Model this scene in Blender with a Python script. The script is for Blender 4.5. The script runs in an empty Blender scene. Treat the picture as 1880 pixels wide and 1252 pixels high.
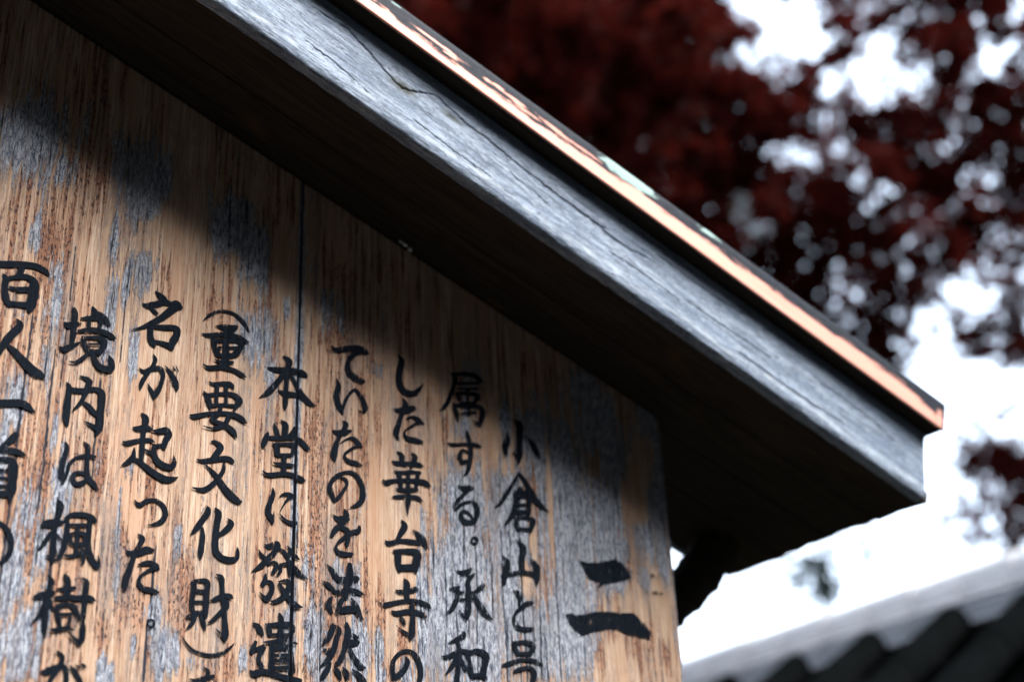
import bpy, bmesh, math, random
import numpy as np
from mathutils import Vector, Matrix, noise as mnoise
R = math.radians
random.seed(7)
rng = np.random.default_rng(11)
sc = bpy.context.scene

# ------------------------------------------------------------------ camera
TH = 0.3487                      # slope of the little gable roof (20 degrees)
cam = bpy.data.cameras.new('camera')
camo = bpy.data.objects.new('camera', cam)
sc.collection.objects.link(camo)
r_ = Vector((0.8165764, -0.57568066, -0.04236467))
u_ = Vector((-0.22180514, -0.38068331, 0.8977097))
f_ = Vector((0.53292164, 0.72365185, 0.43854593))
camo.matrix_world = Matrix(((r_.x, u_.x, -f_.x, 0.0), (r_.y, u_.y, -f_.y, -1.16906),
                            (r_.z, u_.z, -f_.z, 1.5), (0, 0, 0, 1)))
cam.sensor_width = 36.0
cam.lens = 2574.27 / 1880 * 36
cam.clip_start = 0.05
cam.clip_end = 500
cam.dof.use_dof = True
cam.dof.focus_distance = 1.33
cam.dof.aperture_fstop = 2.45
sc.camera = camo

# ------------------------------------------------------------------ light
SUN_EL, SUN_DIR = R(51), Vector((0.45, -1.0, 0))       # sun stands front right of the sign
w = bpy.data.worlds.new('World'); sc.world = w; w.use_nodes = True
nt = w.node_tree; bg = nt.nodes['Background']
sky = nt.nodes.new('ShaderNodeTexSky'); sky.sky_type = 'NISHITA'; sky.sun_disc = False
sky.sun_elevation = SUN_EL; sky.sun_rotation = math.atan2(SUN_DIR.x, SUN_DIR.y)
sky.dust_density = 6.0; sky.air_density = 1.0; sky.ozone_density = 1.0
hs = nt.nodes.new('ShaderNodeHueSaturation'); hs.inputs['Saturation'].default_value = 0.35
cl = nt.nodes.new('ShaderNodeMix'); cl.data_type = 'RGBA'; cl.inputs[0].default_value = 0.72   # even bright cloud over the clear sky
cl.inputs[7].default_value = (1.60, 2.0, 2.60, 1)
nt.links.new(sky.outputs[0], hs.inputs['Color']); nt.links.new(hs.outputs[0], cl.inputs[6]); nt.links.new(cl.outputs[2], bg.inputs[0])
bg.inputs[1].default_value = 0.09
sun = bpy.data.lights.new('sun', 'SUN'); suno = bpy.data.objects.new('sun', sun); sc.collection.objects.link(suno)
sun.energy = 0.8; sun.angle = R(32); sun.color = (1.0, 0.95, 0.885)
sd = SUN_DIR.normalized() * math.cos(SUN_EL) + Vector((0, 0, math.sin(SUN_EL)))
suno.rotation_euler = sd.to_track_quat('Z', 'Y').to_euler()
sc.view_settings.view_transform = 'Standard'; sc.view_settings.look = 'None'
sc.view_settings.gamma = 1.0; sc.view_settings.exposure = 4.0
sc.view_settings.use_curve_mapping = False
sc.cycles.max_bounces = 6

# ------------------------------------------------------------------ helpers
col = sc.collection
def link(o, parent=None, label=None, cat=None, group=None, kind=None):
    col.objects.link(o)
    if parent: o.parent = parent
    if label: o['label'] = label
    if cat: o['category'] = cat
    if group: o['group'] = group
    if kind: o['kind'] = kind
    return o
def empty(name, loc, label, cat, group=None):
    o = bpy.data.objects.new(name, None); o.location = loc
    return link(o, None, label, cat, group)
def mesh_np(name, V, F, mat, parent=None, smooth=True, uv=None, attrs=None, **kw):
    """V (n,3) array, F list of faces or (m,k) int array; uv per vertex (n,2); attrs {name:(n,)}"""
    me = bpy.data.meshes.new(name)
    V = np.asarray(V, dtype=np.float64)
    if isinstance(F, np.ndarray):
        m, k = F.shape
        me.vertices.add(len(V)); me.vertices.foreach_set('co', V.ravel())
        me.loops.add(m * k); me.loops.foreach_set('vertex_index', F.ravel())
        me.polygons.add(m); me.polygons.foreach_set('loop_start', np.arange(0, m * k, k))
        me.polygons.foreach_set('loop_total', np.full(m, k))
        me.update(calc_edges=True)
    else:
        me.from_pydata([tuple(v) for v in V], [], F)
    if uv is not None:
        li = np.empty(len(me.loops), dtype=np.int32); me.loops.foreach_get('vertex_index', li)
        l = me.uv_layers.new(name='grain'); l.data.foreach_set('uv', np.asarray(uv)[li].ravel())
    for n, a in (attrs or {}).items():
        at = me.attributes.new(n, 'FLOAT', 'POINT'); at.data.foreach_set('value', np.asarray(a, dtype=np.float32))
    me.polygons.foreach_set('use_smooth', np.full(len(me.polygons), smooth))
    me.materials.append(mat)
    o = bpy.data.objects.new(name, me)
    return link(o, parent, **kw)
def inv_parent(o, p):
    pass

_G = {}
def vnoise(x, y, seed=0, octaves=3):
    """smooth value noise on arrays"""
    if seed not in _G: _G[seed] = np.random.default_rng(seed + 100).random((256, 256))
    G = _G[seed]; out = np.zeros(np.broadcast(x, y).shape); amp = 1.0; tot = 0
    for o in range(octaves):
        xi = np.floor(x).astype(int); yi = np.floor(y).astype(int)
        fx = x - xi; fy = y - yi; fx = fx*fx*(3-2*fx); fy = fy*fy*(3-2*fy)
        a = G[xi % 256, yi % 256]; b = G[(xi+1) % 256, yi % 256]
        c = G[xi % 256, (yi+1) % 256]; d = G[(xi+1) % 256, (yi+1) % 256]
        out += amp * ((a*(1-fx)+b*fx)*(1-fy) + (c*(1-fx)+d*fx)*fy); tot += amp
        amp *= .5; x = x*2+17.3; y = y*2+5.1
    return out / tot

def board(name, O, eu, ev, en, U, Vv, thick, mat, parent, du=.01, dv=.01, disp=None, attrs=None,
          vtop=None, uend=None, bevel=.0015, uv0=(0, 0), smooth=True, **kw):
    """A plank: dense front grid (normal en), rounded border, sides and back. U=(u0,u1) along the
    grain, Vv=(v0,v1) across. vtop(u)/uend(v) move the far border."""
    O, eu, ev, en = (np.array(q, float) for q in (O, eu, ev, en))
    nu = max(2, int((U[1]-U[0])/du)+1); nv = max(2, int((Vv[1]-Vv[0])/dv)+1)
    a = np.linspace(0, 1, nu); b = np.linspace(0, 1, nv)
    A, B = np.meshgrid(a, b, indexing='ij')
    v = Vv[0] + B*(Vv[1]-Vv[0])
    u1 = U[1] + (uend(v) if uend else 0)
    u = U[0] + A*(u1-U[0])
    if vtop is not None:
        v = Vv[0] + B*(vtop(u)-Vv[0])
    h = disp(u, v) if disp else np.zeros_like(u)
    # round the border over
    vt = vtop(u) if vtop is not None else Vv[1]
    e = np.minimum(np.minimum(u-U[0], u1-u), np.minimum(v-Vv[0], vt-v))
    h = h - bevel*np.clip(1-e/(bevel*2+1e-9), 0, 1)**2
    P = O + u[..., None]*eu + v[..., None]*ev + h[..., None]*en
    idx = np.arange(nu*nv).reshape(nu, nv)
    quads = np.stack([idx[:-1, :-1], idx[1:, :-1], idx[1:, 1:], idx[:-1, 1:]], -1).reshape(-1, 4)
    if np.dot(np.cross(eu, ev), en) < 0: quads = quads[:, ::-1]
    ring = np.concatenate([idx[:-1, 0], idx[-1, :-1], idx[:0:-1, -1], idx[0, :0:-1]])
    PV = P.reshape(-1, 3); back = PV[ring] - thick*en
    n0 = len(PV); k = len(ring)
    bi = n0 + np.arange(k)
    side = np.stack([ring, bi, np.roll(bi, -1), np.roll(ring, -1)], -1)
    if np.dot(np.cross(eu, ev), en) < 0: side = side[:, ::-1]
    uvs = np.stack([u.ravel()+uv0[0], v.ravel()+uv0[1]], -1)
    uvb = uvs[ring] + np.array([.003, thick])
    # back as fan quads strip between opposite sides of the ring
    V2 = np.vstack([PV, back, back.mean(0)[None]])
    c = len(V2)-1
    tri = np.stack([bi, np.full(k, c), np.full(k, c), np.roll(bi, -1)], -1)
    faces = [tuple(q) for q in quads.tolist()] + [tuple(q) for q in side.tolist()] + \
            [(t[0], t[1], t[3]) if np.dot(np.cross(eu, ev), en) < 0 else (t[0], t[3], t[1]) for t in tri.tolist()]
    uvall = np.vstack([uvs, uvb, uvb.mean(0)[None]])
    at = {}
    for n, fn in (attrs or {}).items():
        z = fn(u, v).ravel(); at[n] = np.concatenate([z, z[ring], [0]])
    me = bpy.data.meshes.new(name)
    loops = np.concatenate([quads.ravel(), side.ravel(), np.array([q for f in faces[len(quads)+len(side):] for q in f])])
    tot = np.concatenate([np.full(len(quads)+len(side), 4), np.full(k, 3)])
    st = np.concatenate([[0], np.cumsum(tot)[:-1]])
    me.vertices.add(len(V2)); me.vertices.foreach_set('co', V2.ravel())
    me.loops.add(len(loops)); me.loops.foreach_set('vertex_index', loops.astype(np.int32))
    me.polygons.add(len(tot)); me.polygons.foreach_set('loop_start', st.astype(np.int32)); me.polygons.foreach_set('loop_total', tot.astype(np.int32))
    me.update(calc_edges=True)
    l = me.uv_layers.new(name='grain'); l.data.foreach_set('uv', uvall[loops].ravel())
    for n, z in at.items():
        q = me.attributes.new(n, 'FLOAT', 'POINT'); q.data.foreach_set('value', z.astype(np.float32))
    sm = np.zeros(len(tot), dtype=bool); sm[:len(quads)] = smooth
    me.polygons.foreach_set('use_smooth', sm)
    me.materials.append(mat)
    return link(bpy.data.objects.new(name, me), parent, **kw)

def tube(pts, radii, seg=8, wob=0, seed=0):
    """tapered tube through pts -> V, F"""
    V = []; F = []; rr = random.Random(seed)
    P = [Vector(p) for p in pts]; prev = None
    for i, p in enumerate(P):
        t = (P[min(i+1, len(P)-1)] - P[max(i-1, 0)]).normalized()
        a = t.orthogonal().normalized() if prev is None else (prev - t*prev.dot(t)).normalized()
        prev = a; b = t.cross(a)
        for k in range(seg):
            g = 2*math.pi*k/seg; rad = radii[i]*(1+wob*(rr.random()-.5))
            V.append(p + a*math.cos(g)*rad + b*math.sin(g)*rad)
    n = len(P)
    for i in range(n-1):
        for k in range(seg):
            F.append((i*seg+k, i*seg+(k+1) % seg, (i+1)*seg+(k+1) % seg, (i+1)*seg+k))
    F.append(tuple(range(seg))[::-1]); F.append(tuple(range((n-1)*seg, n*seg)))
    return V, F
def smooth_pts(pts, n=6):
    out = []; P = [np.array(p, float) for p in pts]
    for i in range(len(P)-1):
        p0 = P[max(i-1, 0)]; p1 = P[i]; p2 = P[i+1]; p3 = P[min(i+2, len(P)-1)]
        for k in range(n):
            t = k/n
            out.append(.5*((2*p1)+(-p0+p2)*t+(2*p0-5*p1+4*p2-p3)*t*t+(-p0+3*p1-3*p2+p3)*t**3))
    out.append(P[-1]); return out

# ------------------------------------------------------------------ materials
class M:
    def __init__(s, name):
        s.m = bpy.data.materials.new(name); s.m.use_nodes = True
        s.t = s.m.node_tree; s.n = s.t.nodes; s.b = s.n['Principled BSDF']; s.out = s.n['Material Output']
    def L(s, a, b): s.t.links.new(a, b)
    def node(s, t, **kw):
        n = s.n.new(t)
        for k, v in kw.items(): setattr(n, k, v)
        return n
    def uv(s):
        n = s.node('ShaderNodeUVMap'); n.uv_map = 'grain'; return n.outputs[0]
    def obj(s): return s.node('ShaderNodeTexCoord').outputs['Object']
    def scale(s, v, x, y, z=1, loc=(0, 0, 0)):
        n = s.node('ShaderNodeMapping'); n.inputs['Scale'].default_value = (x, y, z); n.inputs['Location'].default_value = loc
        s.L(v, n.inputs[0]); return n.outputs[0]
    def noise(s, v, sc=1, det=4, rough=.6, dist=0):
        n = s.node('ShaderNodeTexNoise'); n.inputs['Scale'].default_value = sc; n.inputs['Detail'].default_value = det
        n.inputs['Roughness'].default_value = rough; n.inputs['Distortion'].default_value = dist
        s.L(v, n.inputs['Vector']); return n.outputs[0]
    def vor(s, v, sc=1, feat='F1'):
        n = s.node('ShaderNodeTexVoronoi'); n.feature = feat; n.inputs['Scale'].default_value = sc
        s.L(v, n.inputs['Vector']); return n.outputs[0]
    def attr(s, name):
        n = s.node('ShaderNodeAttribute'); n.attribute_name = name; return n.outputs['Fac']
    def math(s, op, a, b=0.0, c=0.0, clamp=False):
        n = s.node('ShaderNodeMath', operation=op); n.use_clamp = clamp
        for i, q in enumerate((a, b, c)):
            if isinstance(q, (int, float)): n.inputs[i].default_value = q
            else: s.L(q, n.inputs[i])
        return n.outputs[0]
    def step(s, v, lo, hi, smooth=True):
        n = s.node('ShaderNodeMapRange'); n.interpolation_type = 'SMOOTHSTEP' if smooth else 'LINEAR'
        s.L(v, n.inputs[0]); n.inputs[1].default_value = lo; n.inputs[2].default_value = hi
        n.inputs[3].default_value = 0; n.inputs[4].default_value = 1; return n.outputs[0]
    def mix(s, f, a, b):
        n = s.node('ShaderNodeMix', data_type='RGBA')
        if isinstance(f, (int, float)): n.inputs[0].default_value = f
        else: s.L(f, n.inputs[0])
        for i, q in ((6, a), (7, b)):
            if isinstance(q, tuple): n.inputs[i].default_value = (*q, 1)
            else: s.L(q, n.inputs[i])
        return n.outputs[2]
    def bump(s, h, strength=.3, dist=.001, prev=None):
        n = s.node('ShaderNodeBump'); n.inputs['Strength'].default_value = strength; n.inputs['Distance'].default_value = dist
        s.L(h, n.inputs['Height'])
        if prev is not None: s.L(prev, n.inputs['Normal'])
        return n.outputs[0]
    def setc(s, c, rough=.7, spec=.3, normal=None):
        if isinstance(c, tuple): s.b.inputs['Base Color'].default_value = (*c, 1)
        else: s.L(c, s.b.inputs['Base Color'])
        if isinstance(rough, (int, float)): s.b.inputs['Roughness'].default_value = rough
        else: s.L(rough, s.b.inputs['Roughness'])
        s.b.inputs['Specular IOR Level'].default_value = spec
        if normal is not None: s.L(normal, s.b.inputs['Normal'])
        return s.m

def sign_wood():
    """uv: u up the grain (z), v across (x). attributes grey / brown / clean say where it is weathered"""
    m = M('weathered_sign_wood'); uv = m.uv()
    grain = m.noise(m.scale(uv, 14, 620), 1, 3, .65)
    broad = m.noise(m.scale(uv, 2.2, 90, loc=(3, 1, 0)), 1, 3, .6)
    streak = m.noise(m.scale(uv, 9, 210, loc=(5, 2, 0)), 1, 4, .7)
    speck = m.noise(m.scale(uv, 170, 560, loc=(1, 9, 0)), 1, 3, .7, .3)
    fibre = m.noise(m.scale(uv, 95, 400, loc=(8, 4, 0)), 1, 3, .8, .8)
    longc = m.noise(m.scale(uv, 9, 330, loc=(2, 7, 0)), 1, 4, .7, .4)
    ragg = m.noise(m.scale(uv, 13, 280, loc=(4, 4, 0)), 1, 5, .72)
    ragg2 = m.noise(m.scale(uv, 240, 480, loc=(6, 2, 0)), 1, 3, .7)
    ragg = m.math('ADD', m.math('MULTIPLY', ragg, .72), m.math('MULTIPLY', ragg2, .28))
    pores = m.step(m.noise(m.scale(uv, 60, 900, loc=(0, 3, 0)), 1, 2, .5), .60, .72)
    # bare, pale wood
    clean = m.mix(m.step(broad, .35, .68), (.55, .43, .335), (.41, .29, .20))
    clean = m.mix(m.math('MULTIPLY', m.step(grain, .38, .60), .62), clean, (.27, .145, .08))
    fine = m.noise(m.scale(uv, 34, 520, loc=(2, 8, 0)), 1, 4, .75)
    clean = m.mix(m.math('MULTIPLY', m.step(fine, .54, .64), .7), clean, (.27, .125, .075))
    clean = m.mix(m.math('MULTIPLY', m.step(fine, .46, .38), .0), clean, (.7, .6, .5))
    clean = m.mix(m.math('MULTIPLY', m.step(streak, .58, .70), .55), clean, (.26, .115, .07))
    clean = m.mix(m.math('MULTIPLY', m.step(m.noise(m.scale(uv, 5, 30, loc=(9, 9, 0)), 1, 3, .6), .45, .65), .45), clean, (.42, .23, .14))
    clean = m.mix(m.math('MULTIPLY', pores, .35), clean, (.16, .08, .06))
    # raw reddish brown wood with dark specks
    br = m.mix(m.step(streak, .40, .60), (.44, .27, .18), (.22, .10, .058))
    br = m.mix(m.step(speck, .50, .60), br, (.04, .022, .028))
    br = m.mix(m.math('MULTIPLY', m.step(fibre, .62, .70), .6), br, (.50, .40, .33))
    # grey bleached fibres with dark splits
    gr = m.mix(m.step(fibre, .40, .60), (.10, .118, .165), (.43, .465, .53))
    gr = m.mix(m.math('MULTIPLY', m.step(broad, .45, .7), .45), gr, (.24, .21, .22))
    gr = m.mix(m.math('MULTIPLY', m.step(speck, .56, .64), .8), gr, (.05, .058, .09))
    gr = m.mix(m.step(longc, .575, .625), gr, (.014, .018, .034))
    fg = m.step(m.math('ADD', m.attr('grey'), m.math('MULTIPLY', m.math('SUBTRACT', ragg, .5), 3.0)), .40, .62)
    fb = m.step(m.math('ADD', m.attr('brown'), m.math('MULTIPLY', m.math('SUBTRACT', streak, .5), 2.2)), .38, .62)
    c = m.mix(fb, clean, br); c = m.mix(fg, c, gr)
    smoke = m.noise(m.scale(uv, 4.5, 26, loc=(6, 6, 0)), 1, 5, .68, .6)
    c = m.mix(m.math('MULTIPLY', m.step(m.math('ADD', smoke, m.math('MULTIPLY', m.math('SUBTRACT', fibre, .5), .5)), .50, .66), .55), c, (.15, .135, .135))
    slit = m.step(m.attr('slit'), .35, .8)
    c = m.mix(slit, c, (.012, .016, .03))
    h = m.math('SUBTRACT', m.math('MULTIPLY', grain, .5), m.math('MULTIPLY', m.math('MULTIPLY', m.step(longc, .56, .66), fg), 1.6))
    h = m.math('ADD', h, m.math('MULTIPLY', m.math('MULTIPLY', fibre, fg), .9))
    h = m.math('SUBTRACT', h, m.math('MULTIPLY', m.math('MULTIPLY', m.step(speck, .52, .64), fb), .7))
    nb = m.bump(h, .9, .0013)
    return m.setc(c, .78, .25, nb)

def grey_board():
    """silver-grey bargeboard: u along, v across"""
    m = M('silvered_bargeboard_wood'); uv = m.uv()
    g1 = m.noise(m.scale(uv, 22, 520), 1, 4, .7, .3)
    g2 = m.noise(m.scale(uv, 9, 70, loc=(4, 4, 0)), 1, 4, .65, .5)
    g3 = m.noise(m.scale(uv, 120, 480, loc=(1, 2, 0)), 1, 3, .75, .8)
    lc = m.noise(m.scale(uv, 16, 330, loc=(7, 3, 0)), 1, 5, .72, 1.0)
    c = m.mix(m.step(g2, .36, .64), (.13, .175, .255), (.30, .37, .475))
    c = m.mix(m.math('MULTIPLY', m.step(g1, .45, .62), .7), c, (.085, .105, .145))
    c = m.mix(m.math('MULTIPLY', m.step(g3, .52, .62), .75), c, (.055, .07, .10))
    c = m.mix(m.step(lc, .60, .65), c, (.035, .04, .058))
    c = m.mix(m.math('MULTIPLY', m.step(m.noise(m.scale(uv, 70, 520, loc=(5, 8, 0)), 1, 3, .7), .56, .66), .6), c, (.48, .55, .63))
    c = m.mix(m.math('MULTIPLY', m.step(m.attr('crack'), .3, 1.0), .8), c, (.03, .036, .048))
    c = m.mix(m.math('MULTIPLY', m.attr('pale'), .8), c, (.50, .56, .60))
    c = m.mix(m.math('MULTIPLY', m.attr('moss'), .9), c, (.035, .04, .028))
    h = m.math('ADD', m.math('MULTIPLY', g1, .6), m.math('SUBTRACT', m.math('MULTIPLY', g3, .5), m.math('MULTIPLY', m.step(lc, .58, .66), 1.5)))
    return m.setc(c, .72, .3, m.bump(h, .55, .0009))

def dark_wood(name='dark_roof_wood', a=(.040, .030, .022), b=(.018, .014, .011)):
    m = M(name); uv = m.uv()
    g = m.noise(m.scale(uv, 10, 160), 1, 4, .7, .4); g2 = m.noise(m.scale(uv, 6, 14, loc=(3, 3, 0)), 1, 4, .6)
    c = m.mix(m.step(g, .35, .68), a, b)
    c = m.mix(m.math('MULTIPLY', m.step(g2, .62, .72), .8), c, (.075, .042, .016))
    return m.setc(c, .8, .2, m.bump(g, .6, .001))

def copper():
    m = M('worn_copper_edge'); uv = m.uv()
    e = m.noise(m.scale(uv, 26, 240), 1, 5, .7, .3)
    e2 = m.noise(m.scale(uv, 6, 900, loc=(4, 1, 0)), 1, 2, .5)
    # attribute t: height within the strip minus the height the bare metal reaches
    d = m.math('ADD', m.attr('patina'), m.math('MULTIPLY', m.math('SUBTRACT', e, .5), .75))
    d = m.math('ADD', d, m.math('MULTIPLY', m.math('SUBTRACT', e2, .5), .28))
    pat = m.step(d, -.03, .03)
    bare = m.mix(m.step(e2, .3, .7), (.68, .32, .25), (.78, .42, .34))
    pn = m.noise(m.scale(uv, 60, 300, loc=(2, 5, 0)), 1, 4, .7)
    pc = m.mix(m.step(pn, .35, .7), (.012, .015, .022), (.028, .034, .046))
    vg = m.step(m.math('ADD', m.attr('verdigris'), m.math('MULTIPLY', m.math('SUBTRACT', pn, .5), 1.6)), .45, .6)
    pc = m.mix(vg, pc, (.30, .42, .40))
    c = m.mix(pat, bare, pc)
    m.L(m.math('MULTIPLY', m.math('SUBTRACT', 1.0, pat), .3), m.b.inputs['Metallic'])
    rough = m.math('ADD', m.math('MULTIPLY', pat, .05), .62)
    return m.setc(c, rough, .12, m.bump(m.math('ADD', e2, m.math('MULTIPLY', pat, .8)), .15, .0004))

def ink():
    m = M('black_brush_ink'); uv = m.uv()
    g = m.noise(m.scale(uv, 14, 620), 1, 3, .65); f = m.noise(m.scale(uv, 85, 480, loc=(8, 4, 0)), 1, 4, .75, .6)
    lc = m.noise(m.scale(uv, 9, 330, loc=(2, 7, 0)), 1, 4, .7, .4)
    c = m.mix(m.step(g, .35, .7), (.002, .004, .008), (.007, .011, .018))
    c = m.mix(m.step(lc, .60, .68), c, (.004, .005, .008))
    m.setc(c, .8, .05, m.bump(m.math('ADD', g, f), .5, .0006))
    wear = m.math('ADD', m.math('MULTIPLY', m.attr('wear'), .30), m.step(f, .30, .70, False))
    a = m.step(wear, .93, .80)
    a = m.math('SUBTRACT', 1.0, m.step(wear, .84, .96))
    m.L(a, m.b.inputs['Alpha'])
    return m.m

def simple(name, c1, c2, s=30, rough=.8, spec=.3, bump=.3, bd=.005):
    m = M(name); o = m.obj(); n = m.noise(o, s, 5, .65)
    return m.setc(m.mix(m.step(n, .35, .68), c1, c2), rough, spec, m.bump(n, bump, bd))
def leafmat(name, c1, c2, trans=.35, spec=.08):
    m = M(name); gi = m.node('ShaderNodeNewGeometry')
    rp = gi.outputs['Random Per Island']
    c = m.mix(rp, c1, c2); m.setc(c, .7, spec)
    tr = m.node('ShaderNodeBsdfTranslucent'); m.L(m.mix(.5, c, c1), tr.inputs[0])
    mx = m.node('ShaderNodeMixShader'); mx.inputs[0].default_value = trans
    m.L(m.b.outputs[0], mx.inputs[1]); m.L(tr.outputs[0], mx.inputs[2]); m.L(mx.outputs[0], m.out.inputs['Surface'])
    return m.m

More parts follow.
